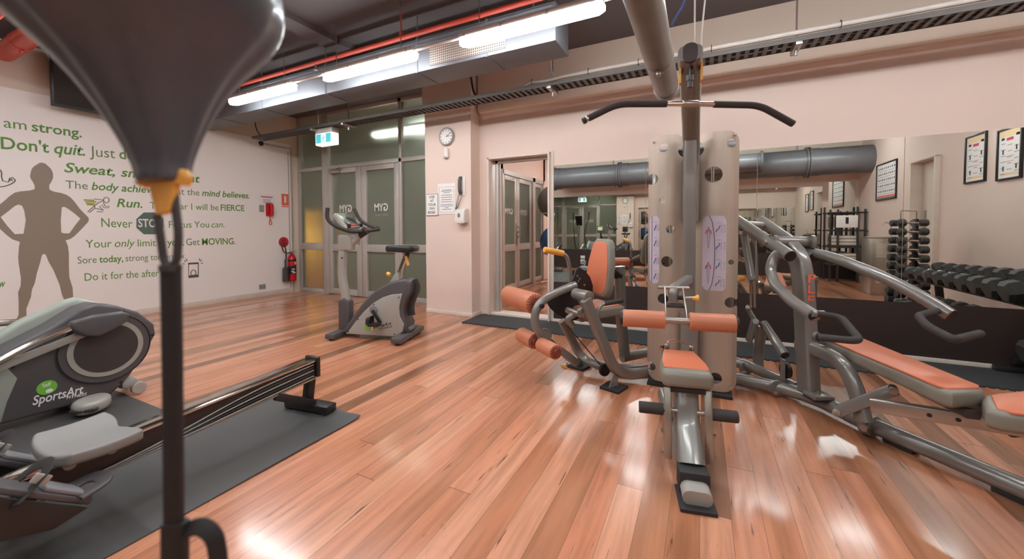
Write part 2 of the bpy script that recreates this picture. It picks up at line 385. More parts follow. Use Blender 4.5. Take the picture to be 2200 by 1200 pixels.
# mural wall edging near the corner
mb = M().box((XL+0.006, 4.655, 1.32), (0.016, 0.03, 2.64)); mb.box((XL+0.006, 4.40, 2.655), (0.016, 0.54, 0.03)); mb.box((XL+0.006, 4.60, 1.3), (0.01, 0.012, 2.6))
struct(mb.build('trim_5', 'frame'))
# skirtings
def skirt(name, x0, x1, y0, y1, h=0.075): return struct(bx(name, x0, x1, y0, y1, 0, h, 'skirt', 0.004))
skirt('baseboard_left', XL, XL+0.016, YB, 4.64, 0.085)
skirt('baseboard_pillar', -3.46, -2.70, CF-0.014, CF, 0.05)
skirt('baseboard_pillar', -2.715, -2.701, CF, D, 0.05)
skirt('baseboard_front', -2.70, DX0, D-0.014, D, 0.05)
skirt('baseboard_front', DX1+0.02, XR, D-0.024, D-0.010, 0.045)
skirt('baseboard_right', XR-0.014, XR, YB, 0.40, 0.075); skirt('baseboard_right', XR-0.014, XR, 1.2, D-0.03, 0.075)
# dark kick panel under the mirrors on both long walls
struct(bx('trim_6', DX1+0.012, XR, D-0.011, D, 0.043, 0.50, 'panel'))
struct(bx('trim_7', XL+0.5, XR, YB, YB+0.011, 0.0, 0.555, 'panel'))
# doorway lining and sill
mb = M().box((DX0+0.012, D+0.05, DZ/2), (0.024, 0.20, DZ), bev=0.003); mb.box((DX1-0.01, D+0.04, DZ/2), (0.02, 0.22, DZ), bev=0.003); mb.box(((DX0+DX1)/2, D+0.05, DZ-0.012), (DX1-DX0, 0.2, 0.024), bev=0.003)
mb.box((DX1+0.012, D-0.008, 1.06), (0.05, 0.018, 2.12), bev=0.003)
struct(mb.build('trim_8', 'skirt'))
mb = M().box((DX0+0.075, D+0.10, DZ/2), (0.045, 0.045, DZ-0.03), bev=0.002); mb.box((DX0+0.10, D+0.125, DZ/2), (0.02, 0.02, DZ-0.03)); mb.box(((DX0+DX1)/2, D+0.10, DZ-0.045), (DX1-DX0-0.05, 0.045, 0.04), bev=0.002)
struct(mb.build('trim_9', 'frame'))
struct(bx('trim_10', DX0, DX1, D-0.01, D+0.2, 0, 0.035, 'skirt', 0.004))

# mirrors: one thing per sheet
def mirror_sheet(x0, x1, y, s, z0, z1, label, grp):
    o = M().box(((x0+x1)/2, y+s*0.005, (z0+z1)/2), (x1-x0-0.004, 0.008, z1-z0)).build('wall_mirror', 'mirror', smooth=False)
    tag(o, label, 'mirror', grp)
ML = ['large wall mirror sheet beside the doorway, behind the orange backrest', 'wall mirror sheet behind the brushed steel gym tower', 'wall mirror sheet behind the silver press arms, reflecting the towel rack', 'wall mirror sheet at the right edge, reflecting the framed posters', 'wall mirror sheet in the corner by the dumbbell rack']
for (x0, x1), lb in zip(((-1.65, -0.57), (-0.57, 0.476), (0.476, 1.555), (1.555, 2.63), (2.63, 3.09)), ML):
    mirror_sheet(x0, x1, D, -1, 0.503, 1.932, lb, 'mirror sheets on the long wall')
xs = [-6.3, -5.2, -4.1, -3.0, -1.9, -0.8, 0.3, 1.4, 2.45]
for i, (x0, x1) in enumerate(zip(xs, xs[1:])):
    mirror_sheet(x0, x1, YB, 1, 0.558, 2.11, 'mirror sheet in the row on the wall facing the gym tower, seen only in reflection', 'mirror sheets on the opposite wall')
mirror_sheet(2.56, 3.04, YB, 1, 0.1, 2.2, 'narrow tall mirror behind the black towel rack', None)

# ------------------------------------------------------------------ glazed entrance wall
def frame_set(name, bars, panes, kind_struct=True, parent=None):
    fr = M()
    for x0, x1, z0, z1 in bars: fr.box(((x0+x1)/2, DW+0.04, (z0+z1)/2), (x1-x0, 0.08, z1-z0), bev=0.003)
    f = fr.build(name, 'frame', parent)
    if kind_struct: struct(f)
    for x0, x1, z0, z1 in panes: M().box(((x0+x1)/2, DW+0.045, (z0+z1)/2), (x1-x0, 0.012, z1-z0)).build('pane', 'frost', f, smooth=False)
    return f
xa, xb, xc, xd, xe, xf, xg, xh, xi = XL, -6.81, -6.19, -6.05, -5.225, -5.215, -4.385, -4.325, -3.50
tz0, tz1, top = 2.237, 2.30, 3.19
frame_set('window_1', [(xa, xb, 0, ZC), (xc, xd, 0, ZC), (xb, xc, 0, 0.07), (xb, xc, 0.79, 0.915), (xb, xc, tz0, tz1), (xb, xc, top, ZC)], [(xb, xc, 0.07, 0.79), (xb, xc, 0.915, tz0), (xb, xc, tz1, top)])
frame_set('window_2', [(xd, xh, tz0, tz1), (xd, xh, top, ZC)], [(xd, xg, tz1, top)])
frame_set('window_3', [(xg, xh, 0, ZC), (xi, -3.46, 0, ZC), (xh, xi, 0, 0.07), (xh, xi, 0.79, 0.915), (xh, xi, tz0, tz1), (xh, xi, top, ZC)], [(xh, xi, 0.07, 0.79), (xh, xi, 0.915, tz0), (xh, xi, tz1, top)])
def glazed_leaf(name, x0, x1, sl, sr):
    f = frame_set(name, [(x0, x0+sl, 0.01, tz0-0.006), (x1-sr, x1, 0.01, tz0-0.006), (x0+sl, x1-sr, 0.01, 0.11), (x0+sl, x1-sr, 0.78, 0.905), (x0+sl, x1-sr, 2.15, tz0-0.006)], [(x0+sl, x1-sr, 0.11, 0.78), (x0+sl, x1-sr, 0.905, 2.15)])
    cx = (x0+x1)/2; w = 0.30
    mb = M(); write(mb, [('GYM', True, False, 'paper')], (cx+w/2, DW+0.036, 1.47), (cx-w/2, DW+0.036, 1.47), (0, 0, 1), 0.125, (0, 0, 0)).build('lettering', None, f, smooth=False)
    mb = M()
    for a, b in ((0.0, 0.36), (0.40, 0.50), (0.56, 1.0)):
        for k in range(int((b-a)*20)): mb.box((cx+w/2-w*(a+(k+0.5)/20), DW+0.037, 1.40), (0.010, 0.002, 0.026 if k % 3 else 0.032))
    mb.build('small_lettering', 'signgrey', f, smooth=False)
    return f
d1 = glazed_leaf('door_1', xd+0.004, xe, 0.10, 0.12); d2 = glazed_leaf('door_2', xf, xg-0.004, 0.115, 0.095)
mb = M().box((-5.285, DW-0.008, 1.02), (0.05, 0.02, 0.24), bev=0.004); mb.tube([(-5.285, DW-0.015, 1.08), (-5.285, DW-0.05, 1.08), (-5.285, DW-0.05, 0.95), (-5.285, DW-0.015, 0.95)], 0.009, 0.02).build('door_handle', 'steel', d1)
mb = M().box((-5.83, DW-0.025, 2.18), (0.24, 0.05, 0.06), bev=0.008); mb.bar((-5.76, DW-0.05, 2.215), (-5.58, DW-0.12, 2.225), 0.025, 0.012); mb.bar((-5.58, DW-0.12, 2.225), (-5.80, DW-0.02, 2.235), 0.02, 0.01).build('door_closer', 'steel', d1)
# corridor beyond the frosted glass
cw = M().box((-6.24, 7.3, 1.9), (5.72, 0.1, 3.8)); cw.box((-9.1, 6.1, 1.9), (0.1, 2.5, 3.8)); cw.box((-3.9, 8.4, 1.9), (0.1, 2.2, 3.8)); cw.box((-8.0, DW+0.16, 1.9), (2.1, 0.1, 3.8)); cw.box((-5.2, DW+0.10, (ZC+3.8)/2), (3.6, 0.05, 3.8-ZC)); cw.box((-3.30, 6.9, (ZC+3.8)/2), (0.1, 5.0, 3.8-ZC))
struct(cw.build('wall_corridor', 'hall'))
struct(bx('ceiling', -9.2, -3.3, DW+0.1, 9.6, 3.8, 3.9, 'skirt'))
tag(bx('display_board', -7.95, -6.61, 5.5, 5.55, 0.0, 1.564, 'ochre', 0.01), 'ochre board standing behind the left frosted glass panel', 'board')
# annex beyond the doorway
AX = -3.25
mb = M().box((AX-0.06, 5.55, ZC/2), (0.12, 1.36, ZC)); mb.box((AX-0.06, 8.85, ZC/2), (0.12, 1.3, ZC)); mb.box((AX-0.06, 7.2, (2.24+ZC)/2), (0.12, 2.2, ZC-2.24))
struct(mb.build('wall_annex_left', 'wall')); struct(bx('wall_annex_back', AX-0.1, -0.7, 9.3, 9.42, 0, ZC, 'wall')); struct(bx('wall_annex_right', -0.8, -0.68, D+0.12, 9.3, 0, ZC, 'wall'))
struct(bx('ceiling', AX-0.1, -0.7, D+0.12, 9.4, 2.75, 2.87, 'skirt')); 
struct(bx('wall_annex_front', AX-0.1, -2.6, D+0.125, 4.87, 0, ZC, 'wall'))
def annex_leaf(name, y0, y1, st=0.10, txt=True):
    f = M()
    for a, b, c, d in ((y0, y0+st, 0.01, 2.16), (y1-st, y1, 0.01, 2.16), (y0+st, y1-st, 0.01, 0.11), (y0+st, y1-st, 0.74, 0.87), (y0+st, y1-st, 2.07, 2.16)): f.box((AX-0.05, (a+b)/2, (c+d)/2), (0.06, b-a, d-c), bev=0.003)
    f = struct(f.build(name, 'frame'))
    for c, d in ((0.11, 0.74), (0.87, 2.07)): M().box((AX-0.05, (y0+y1)/2, (c+d)/2), (0.012, y1-y0-2*st, d-c)).build('pane', 'frost', f, smooth=False)
    if txt:
        cy = (y0+y1)/2
        mb = M(); write(mb, [('GYM', True, False, 'paper')], (AX-0.042, cy+0.16, 1.44), (AX-0.042, cy-0.16, 1.44), (0, 0, 1), 0.11, (0, 0, 0)).build('lettering', None, f, smooth=False)
    return f
annex_leaf('door_3', 6.24, 6.86); a2 = annex_leaf('door_4', 6.87, 7.58); annex_leaf('window_4', 7.70, 8.16, 0.05, False)
mb = M().box((AX-0.035, 6.21, 1.12), (0.10, 0.06, 2.24)); mb.box((AX-0.035, 7.64, 1.12), (0.10, 0.12, 2.24)); mb.box((AX-0.035, 8.18, 1.12), (0.10, 0.05, 2.24)); mb.box((AX-0.035, 7.2, 2.20), (0.10, 2.0, 0.08))
struct(mb.build('trim_11', 'frame'))
mb = M().box((AX-0.012, 6.82, 1.06), (0.02, 0.06, 0.42), bev=0.004); mb.tube([(AX, 6.82, 1.2), (AX+0.05, 6.82, 1.2), (AX+0.05, 6.82, 1.0), (AX, 6.82, 1.0)], 0.012, 0.02); mb.cyl((AX, 6.82, 1.10), (AX+0.07, 6.82, 1.10), 0.012); mb.build('door_handle', 'steel', a2)
# door in the right-hand wall
fr = M().box((XR+0.02, 0.41, 1.10), (0.16, 0.035, 2.22), bev=0.003); fr.box((XR+0.02, 1.15, 1.10), (0.16, 0.035, 2.22), bev=0.003); fr.box((XR+0.02, 0.78, 2.215), (0.16, 0.775, 0.035), bev=0.003)
struct(fr.build('trim_12', 'skirt'))
d5 = struct(bx('door_5', XR+0.09, XR+0.13, 0.43, 1.13, 0.01, 2.195, 'doorw', 0.003))
M().box((XR+0.086, 0.54, 1.22), (0.006, 0.07, 0.42), bev=0.002).build('push_plate', 'steel', d5)
mb = M().use('signgrey').box((XR+0.086, 0.99, 1.93), (0.006, 0.19, 0.16)); mb.use('paper').box((XR+0.086, 0.96, 1.66), (0.006, 0.22, 0.30)); mb.use('signgrey').box((XR+0.0825, 0.96, 1.70), (0.002, 0.16, 0.10)).build('notice', None, d5)
mb = M().use('redsign').box((XR+0.086, 0.98, 1.27), (0.006, 0.16, 0.40)); mb.use('paper')
for k in range(9): mb.box((XR+0.0825, 0.98, 1.10+k*0.04), (0.002, 0.12-0.02*(k % 3), 0.012))
mb.build('red_notice', None, d5)

# ------------------------------------------------------------------ mural lettering
def on_mural(x, y): return on_x(x, y, XL+0.002)
UPZ = (0, 0, 1)
def lettering(runs, p0, p1, cap, label):
    mb = M(); write(mb, runs, on_mural(*p0), on_mural(*p1), UPZ, cap, (0, 0, 0))
    tag(mb.build('wall_lettering', None, smooth=False), label, 'lettering', 'green slogans on the white mural wall')
G, O = 'green', 'olive'
lettering([('am', False, False, G), ('strong.', True, False, G)], (8, 273), (176, 295), 0.115, 'topmost green slogan on the mural wall, ending in the word strong')
lettering([("Don't", True, False, G), ('quit.', True, True, G), (' Just', False, False, O), ('do it.', True, False, G)], (2, 319), (322, 346), 0.135, 'green slogan about not quitting, second line from the top')
lettering([('Sweat, smile,', True, True, G), ('repeat', True, True, G)], (138, 369), (430, 392), 0.12, 'slanted green slogan about sweat, smile and repeat beside the silhouette head')
lettering([('The', False, False, O), ('body achieves', True, True, G), ('what the', False, False, O), ('mind believes.', True, True, G)], (141, 404), (536, 426), 0.10, 'green slogan about body and mind, widest line on the mural')
lettering([('Run.', True, True, G)], (251, 444), (306, 446), 0.115, 'short green word Run beside the little running figure')
lettering([('This year I will be', False, False, G), ('FIERCE', True, False, G)], (322, 448), (525, 453), 0.10, 'green slogan ending in the capital word FIERCE')
lettering([('Never', False, False, G)], (218, 487), (285, 489), 0.12, 'green word Never left of the stop octagon')
lettering([('Focus', False, False, G), (' You', False, False, G), ('can.', False, True, G)], (363, 489), (482, 488), 0.10, 'green words about focus, right of the stop octagon')
lettering([('Your', False, False, G), ('only', False, True, G), ('limit is', False, False, G), ('you.', True, False, G), ('Get', False, False, O), ('MOVING.', True, False, G)], (184, 532), (506, 524), 0.105, 'green slogan about limits, below the stop octagon')
lettering([('Sore', False, False, O), ('today,', True, False, G), ('strong tomorrow.', False, False, O)], (167, 566), (399, 555), 0.09, 'green slogan about being sore today, second line from the bottom')
lettering([('Do it for the after selfie', False, False, G)], (182, 603), (384, 590), 0.10, 'lowest green slogan, beside the little phone picture')
lettering([('now', True, True, G)], (-22, 617), (12, 616), 0.09, 'end of a green word at the left edge above the exercise machine')
def mural_poly(pts, holes=(), th=0.0015):
    cu = bpy.data.curves.new('t', 'CURVE'); cu.dimensions = '2D'; cu.fill_mode = 'FRONT'
    for L in (pts, *holes):
        sp = cu.splines.new('POLY'); sp.points.add(len(L)-1); sp.use_cyclic_u = True
        for q, p in zip(sp.points, L): w = on_mural(*p); q.co = (w.y, w.z, 0, 1)
    o = bpy.data.objects.new('t', cu); COL.objects.link(o)
    me = bpy.data.meshes.new_from_object(o.evaluated_get(bpy.context.evaluated_depsgraph_get()))
    bpy.data.objects.remove(o); bpy.data.curves.remove(cu)
    return me, Matrix(((0, 0, 1, XL+0.002), (1, 0, 0, 0), (0, 1, 0, 0), (0, 0, 0, 1)))
SIL = [(89, 349), (97, 351), (104, 357), (110, 363), (114, 372), (114, 382), (110, 391), (106, 397), (106, 406), (110, 409), (118, 412), (130, 414), (143, 418), (152, 424), (161, 434), (172, 449), (183, 460), (190, 467), (191, 473), (188, 478), (175, 492), (160, 507), (151, 513), (141, 516), (146, 528), (148, 545), (148, 575), (149, 595), (156, 618), (157.5, 643), (159, 660), (164, 667), (169, 684), (163, 693), (149, 691), (143, 679), (145, 660), (133, 632), (128, 611), (115, 580), (104, 561), (98.5, 547), (94, 545), (90, 548), (86.7, 562), (79, 587), (75, 607), (68.5, 622), (66.7, 637), (56.7, 663), (57.5, 687), (54, 707), (30, 712), (26.7, 705), (35.8, 685), (40, 676), (40, 646), (38.7, 628), (44.7, 613), (45, 597), (40, 565), (39, 553), (40, 540), (41, 528), (43, 520), (39, 518), (27, 514), (16, 506), (0, 491.5), (-12, 478), (-14, 470), (-8, 458), (0, 438.5), (9.5, 431), (20.6, 421), (31.7, 413.5), (42.7, 411), (63, 409), (74, 406.5), (75, 399.7), (71, 391), (66.5, 384), (64.6, 379), (66, 371), (68, 363), (73, 357), (79, 353.5), (84, 350)]
H1 = [(132.8, 445), (138.5, 444), (147, 448.7), (160, 458), (173, 469.3), (161.5, 483.6), (149, 501), (139, 501), (131.7, 499.4), (130.6, 472.5)]
H2 = [(39.6, 439), (47.5, 441.6), (52, 452), (55.4, 472.5), (53, 488), (50.7, 501.8), (31.7, 502.6), (15.8, 485), (1.3, 466), (15.8, 455), (31.7, 442.4)]
me, mx = mural_poly(SIL, (H1, H2))
tag(M().mesh(me, mx).build('silhouette_decal', 'taupe', smooth=False), 'life-size taupe silhouette of a standing figure with hands on hips on the mural wall', 'decal')
oc = [(293 if i in (0, 7) else 0, 0) for i in range(8)]
OCT = [(309, 456), (336, 456), (351, 470), (351, 488), (336, 503), (309, 503), (293, 489), (293, 470)]
mb = M().use('slate'); me, mx = mural_poly(OCT); mb.mesh(me, mx); write(mb, [('STOP', True, False, 'paper')], on_mural(297, 487), on_mural(347, 488), UPZ, 0.115, (0.002, 0, 0))
tag(mb.build('stop_decal', None, smooth=False), 'slate green octagon reading STOP in white on the mural wall', 'decal')
def strokes(mb, lines, r, m):
    mb.use(m)
    for L in lines: mb.tube([on_mural(*p) for p in L], r, 0.0, n=5)
    return mb
mb = strokes(M(), [[(180, 429), (202, 430)], [(183, 433), (207, 433)], [(185, 437), (204, 437)], [(187, 439), (203, 440)]], 0.008, 'lime')
strokes(mb, [[(202, 427), (219, 429), (223, 431), (213, 434), (203, 442), (204, 447), (213, 449), (222, 451), (220, 455), (208, 454)], [(203, 442), (188, 455), (193, 456), (204, 447)], [(222, 434), (226, 443), (235, 443), (234, 446), (223, 446), (220, 440), (214, 444), (222, 451)]] + [[(228.5+6*math.cos(a*PI/6), 429.5+6*math.sin(a*PI/6)) for a in range(13)]], 0.004, 'mark')
tag(mb.build('runner_decal', None), 'small line drawing of a running figure with lime speed lines on the mural wall', 'decal')
mb = strokes(M(), [[(0, 364), (3, 368), (4, 374), (3, 378), (6, 388), (18, 391), (21, 383), (27, 381), (33, 386), (31, 391), (22, 396), (10, 400), (-6, 402)], [(21, 388), (25, 384), (27, 389)]], 0.005, 'mark')
tag(mb.build('muscle_decal', None), 'line drawing of a flexed arm on the mural wall at the left edge', 'decal')
ph = [(404, 564), (427, 563), (427, 595), (405, 597)]
phi = [(406, 568), (425, 567), (425, 589), (406, 591)]
mb = M().use('mark'); me, mx = mural_poly(ph, (phi,)); mb.mesh(me, mx)
strokes(mb, [[(411, 590), (410, 585), (413, 580), (418, 580), (421, 584), (420, 590)], [(399, 562), (396, 559)], [(402, 560), (400, 556)], [(396, 567), (393, 566)], [(430, 561), (433, 558)], [(428, 559), (429, 555)], [(432, 566), (436, 564)]], 0.006, 'mark')
tag(mb.build('phone_decal', None), 'small line drawing of a mobile phone on the mural wall', 'decal')

# ------------------------------------------------------------------ things on the walls
# pillar: clock, sensor, signs, intercom handset, dispenser
ck = thing('wall_clock', 'round white wall clock high on the pillar', 'clock', (-3.083, CF, 2.27))
c = V((-3.083, CF, 2.392))
M().lathe([(0.121, 0), (0.121, 0.03), (0.113, 0.042), (0.100, 0.036), (0.098, 0.026)], c, (0, -1, 0), 40).build('rim', 'gplas', ck)
M().cyl(c+V((0, -0.02, 0)), c+V((0, -0.027, 0)), 0.10, n=40).build('face', 'paper', ck)
mb = M().use('ink')
for k in range(12):
    a = k*PI/6; mb.box(c+V((0.082*math.sin(a), -0.028, 0.082*math.cos(a))), (0.007, 0.002, 0.016), rot=Matrix.Rotation(a, 3, 'Y'))
mb.build('hour_marks', None, ck)
mb = M().bar(c+V((0, -0.032, 0)), c+V((0.075, -0.032, 0.045)), 0.004, 0.002, 0, up=(0, 1, 0)).bar(c+V((0, -0.034, 0)), c+V((0.058, -0.034, 0.002)), 0.006, 0.002, 0, up=(0, 1, 0)); mb.build('hands', 'ink', ck)
sn = thing('motion_sensor', 'small white motion sensor under the round clock', 'sensor', (-3.085, CF, 2.10))
M().box((-3.085, CF-0.022, 2.175), (0.062, 0.044, 0.13), bev=0.012).build('housing', 'white', sn)
M().box((-3.095, CF-0.028, 2.115), (0.05, 0.04, 0.03), bev=0.008).build('lens', 'gplas', sn)
ps = thing('warning_sign', 'framed white sign reading use at your own risk on the pillar', 'sign', (-3.34, CF, 1.342))
M().box((-3.34, CF-0.006, 1.492), (0.206, 0.012, 0.30), bev=0.003).build('frame', 'signgrey', ps)
mb = M().use('paper').box((-3.34, CF-0.013, 1.492), (0.186, 0.002, 0.28))
for k, w in enumerate(('USE', 'AT', 'YOUR', 'OWN', 'RISK')):
    L = {2: 0.062, 3: 0.095, 4: 0.135}[len(w)]; z = 1.583-k*0.053
    write(mb, [(w, True, False, 'ink')], (-3.34-L/2, CF-0.0145, z), (-3.34+L/2, CF-0.0145, z), UPZ, 0.036, (0, 0, 0))
mb.build('sign_face', None, ps, smooth=False)
mb = M().use('paper').box((-3.10, CF-0.003, 1.565), (0.285, 0.006, 0.41)); mb.use('signgrey')
for z, w in ((1.725, 0.24), (1.385, 0.24)): mb.box((-3.10, CF-0.0065, z), (w, 0.001, 0.004))
for x in (-3.22, -2.98): mb.box((x, CF-0.0065, 1.555), (0.004, 0.001, 0.34))
mb.use('greyink')
for z, w in ((1.685, 0.15), (1.668, 0.18), (1.648, 0.10), (1.615, 0.18), (1.585, 0.19), (1.555, 0.17), (1.525, 0.19), (1.49, 0.2), (1.468, 0.2), (1.447, 0.06), (1.425, 0.15)): mb.box((-3.10, CF-0.0065, z), (w, 0.001, 0.008))
tag(mb.build('paper_notice', None), 'white printed notice with a thin border, beside the use at your own risk sign', 'notice')
ic = thing('intercom_handset', 'black wall handset with coiled cord above the white dispenser', 'handset', (-2.85, CF, 1.60))
M().box((-2.845, CF-0.006, 1.72), (0.085, 0.012, 0.24), bev=0.004).build('back_plate', 'white', ic)
M().tube([(-2.862, CF-0.02, 1.62), (-2.862, CF-0.045, 1.66), (-2.862, CF-0.045, 1.80), (-2.862, CF-0.02, 1.84)], 0.02, 0.03, rect=(0.045, 0.03, 0.01)).build('receiver', 'dark', ic)
pts = []
for i in range(150):
    t = i/149; a = t*2*PI*24; px = -2.89-0.075*math.sin(t*PI); pz = 1.62-0.20*math.sin(t*PI)*(1 if t < 0.5 else 0.95)-(0.02 if t > .5 else 0); px = px+0.05*t
    pts.append((px+0.008*math.cos(a), CF-0.02+0.008*math.sin(a), pz))
M().tube(pts, 0.003, n=5).build('coiled_cord', 'dark', ic)
ds = thing('soap_dispenser', 'white wall dispenser on the pillar below the black handset', 'dispenser', (-2.83, CF, 1.22))
M().prism([(-2.905, CF, 1.24), (-2.905, CF-0.10, 1.235), (-2.905, CF-0.115, 1.28), (-2.905, CF-0.10, 1.40), (-2.905, CF-0.06, 1.425), (-2.905, CF, 1.425)], (0.15, 0, 0), bev=0.012).build('housing', 'white', ds)
M().sph((-2.835, CF-0.112, 1.335), 0.026, (0.8, 0.25, 1.2)).build('lens', 'greyink', ds)
M().box((-2.83, CF-0.07, 1.235), (0.08, 0.06, 0.02), bev=0.006).build('nozzle', 'gplas', ds)
# mural wall, right end
def wallbox(x, y0, y1, z0, z1, d, mt, bev=0.0, mb=None): return (mb or M()).box((x+d/2, (y0+y1)/2, (z0+z1)/2), (d, y1-y0, z1-z0), bev=bev)
mb = wallbox(XL, 4.05, 4.345, 1.60, 1.785, 0.004, None, mb=M().use('paper')); mb.use('redsign').box((XL+0.005, 4.20, 1.735), (0.001, 0.2, 0.018)); mb.use('greyink')
for z in (1.69, 1.665, 1.64): mb.box((XL+0.005, 4.2, z), (0.001, 0.14, 0.008))
tag(mb.build('paper_notice', None), 'white notice with a red heading above the red wall phone', 'notice')
tag(wallbox(XL, 4.06, 4.135, 1.475, 1.59, 0.02, None, 0.004).build('switch_plate', 'signgrey'), 'small grey switch plate left of the red wall phone', 'switch')
wp = thing('wall_phone', 'red emergency phone on the mural wall near the glazed doors', 'phone', (XL, 4.225, 1.22))
wallbox(XL, 4.17, 4.28, 1.40, 1.63, 0.05, None, 0.012).build('base', 'redgloss', wp)
M().tube([(XL+0.055, 4.235, 1.41), (XL+0.085, 4.235, 1.44), (XL+0.085, 4.235, 1.59), (XL+0.055, 4.235, 1.62)], 0.02, 0.03, rect=(0.05, 0.03, 0.01)).build('handset', 'redsign', wp)
M().tube([(XL+0.03, 4.225, 1.40), (XL+0.035, 4.225, 1.34), (XL+0.04, 4.205, 1.28), (XL+0.04, 4.215, 1.25), (XL+0.04, 4.245, 1.25), (XL+0.04, 4.255, 1.28), (XL+0.035, 4.23, 1.35)], 0.006, 0.02, n=8).build('cord', 'redsign', wp)
mb = M().use('orangered'); wallbox(XL, 4.465, 4.60, 1.575, 1.815, 0.004, None, mb=mb); mb.use('paper').box((XL+0.005, 4.53, 1.715), (0.001, 0.035, 0.13)); mb.box((XL+0.005, 4.53, 1.60), (0.001, 0.12, 0.012))
tag(mb.build('fire_sign', None), 'orange-red rectangular fire sign above the fire extinguisher', 'sign')
c = V((XL, 4.485, 0.935)); mb = M().use('paper').cyl(c, c+V((0.004, 0, 0)), 0.100, n=40); mb.use('redsign').cyl(c, c+V((0.0055, 0, 0)), 0.094, n=40); mb.use('ink')
for z, w in ((0.04, 0.07), (0.025, 0.05), (-0.005, 0.12), (-0.025, 0.12), (-0.045, 0.10)): mb.box(c+V((0.006, 0, z)), (0.001, w, 0.01))
tag(mb.build('fire_sign', None), 'round red fire sign just above the fire extinguisher', 'sign')
fe = thing('fire_extinguisher', 'red fire extinguisher with black horn hung at the end of the mural wall', 'extinguisher', (XL+0.09, 4.58, 0.22))
M().lathe([(0.0, 0.0), (0.06, 0.0), (0.07, 0.012), (0.07, 0.40), (0.062, 0.44), (0.04, 0.475), (0.024, 0.49), (0.022, 0.515), (0, 0.515)], (XL+0.09, 4.575, 0.22), n=28).build('cylinder', 'redgloss', fe)
M().lathe([(0.071, 0.36), (0.0712, 0.36), (0.0712, 0.395), (0.071, 0.395)], (XL+0.09, 4.575, 0.22), n=28).build('black_band', 'black', fe)
mb = M().use('black').lathe([(0.071, 0.13), (0.0712, 0.13), (0.0712, 0.28), (0.071, 0.28)], (XL+0.09, 4.575, 0.22), n=28); mb.use('paper')
for z0, dy in ((0.44, 0.0), (0.40, -0.01), (0.375, 0.012)): mb.box((XL+0.158, 4.555+dy, z0), (0.012, 0.05, 0.02))
mb.use('yellow').box((XL+0.158, 4.59, 0.55), (0.012, 0.03, 0.05)); mb.build('label', None, fe)
mb = M().box((XL+0.09, 4.575, 0.745), (0.03, 0.035, 0.03)); mb.bar((XL+0.09, 4.56, 0.765), (XL+0.12, 4.66, 0.79), 0.02, 0.008); mb.bar((XL+0.09, 4.56, 0.752), (XL+0.12, 4.655, 0.745), 0.02, 0.008); mb.build('valve', 'steel', fe)
M().tube([(XL+0.09, 4.56, 0.745), (XL+0.09, 4.50, 0.73), (XL+0.09, 4.42, 0.76), (XL+0.09, 4.39, 0.86), (XL+0.09, 4.42, 0.90), (XL+0.09, 4.46, 0.84), (XL+0.09, 4.47, 0.72), (XL+0.09, 4.465, 0.60)], 0.010, 0.06, n=10).build('hose', 'black', fe)
M().lathe([(0.0, 0), (0.055, 0.0), (0.05, 0.24), (0.016, 0.26), (0.016, 0.40), (0, 0.40)], (XL+0.09, 4.455, 0.225), n=24).build('horn', 'darker', fe)
M().box((XL+0.02, 4.575, 0.60), (0.04, 0.05, 0.10), bev=0.004).build('bracket', 'black', fe)
so = thing('power_outlet', 'grey power outlet low on the mural wall', 'outlet', (XL, 4.085, 0.125))
wallbox(XL, 4.03, 4.14, 0.13, 0.215, 0.012, None, 0.004).build('plate', 'signgrey', so)
mb = M()
for y in (4.06, 4.11): mb.box((XL+0.0135, y, 0.172), (0.004, 0.022, 0.03), bev=0.001)
mb.build('socket', 'greyink', so)
dc = thing('security_camera', 'small dome camera on the mural wall below the cable tray end', 'camera', (XL, 4.10, 2.60))
M().cyl((XL, 4.10, 2.645), (XL+0.035, 4.10, 2.645), 0.06, n=28, bev=0.008).build('base', 'white', dc)
M().sph((XL+0.035, 4.10, 2.645), 0.042).build('dome', 'black', dc)
# television high on the mural wall
tv = thing('television', 'flat black television mounted high on the mural wall behind the leather ball', 'television', (XL, 2.5, 2.58))
tvp = [on_x(110, 232, XL+0.18), on_x(455, 287, XL+0.18)]
ty0, tzb = tvp[0].y, 2.585
M().box((XL+0.185, ty0+0.63, tzb+0.328), (0.05, 1.26, 0.655), bev=0.006).build('casing', 'black', tv)
M().box((XL+0.2115, ty0+0.63, tzb+0.335), (0.004, 1.22, 0.61)).build('screen', 'screen', tv)
mb = M().box((XL+0.08, ty0+0.63, tzb+0.36), (0.16, 0.30, 0.36), bev=0.004); mb.box((XL+0.01, ty0+0.63, tzb+0.36), (0.02, 0.5, 0.42)); mb.build('bracket', 'greyink', tv)
M().tube([(XL+0.16, ty0+0.03, tzb+0.64), (XL+0.12, ty0-0.0, tzb+0.60), (XL+0.10, ty0+0.04, tzb+0.46), (XL+0.15, ty0+0.1, tzb+0.42)], 0.006, 0.05, n=8).build('cable', 'wcable', tv)

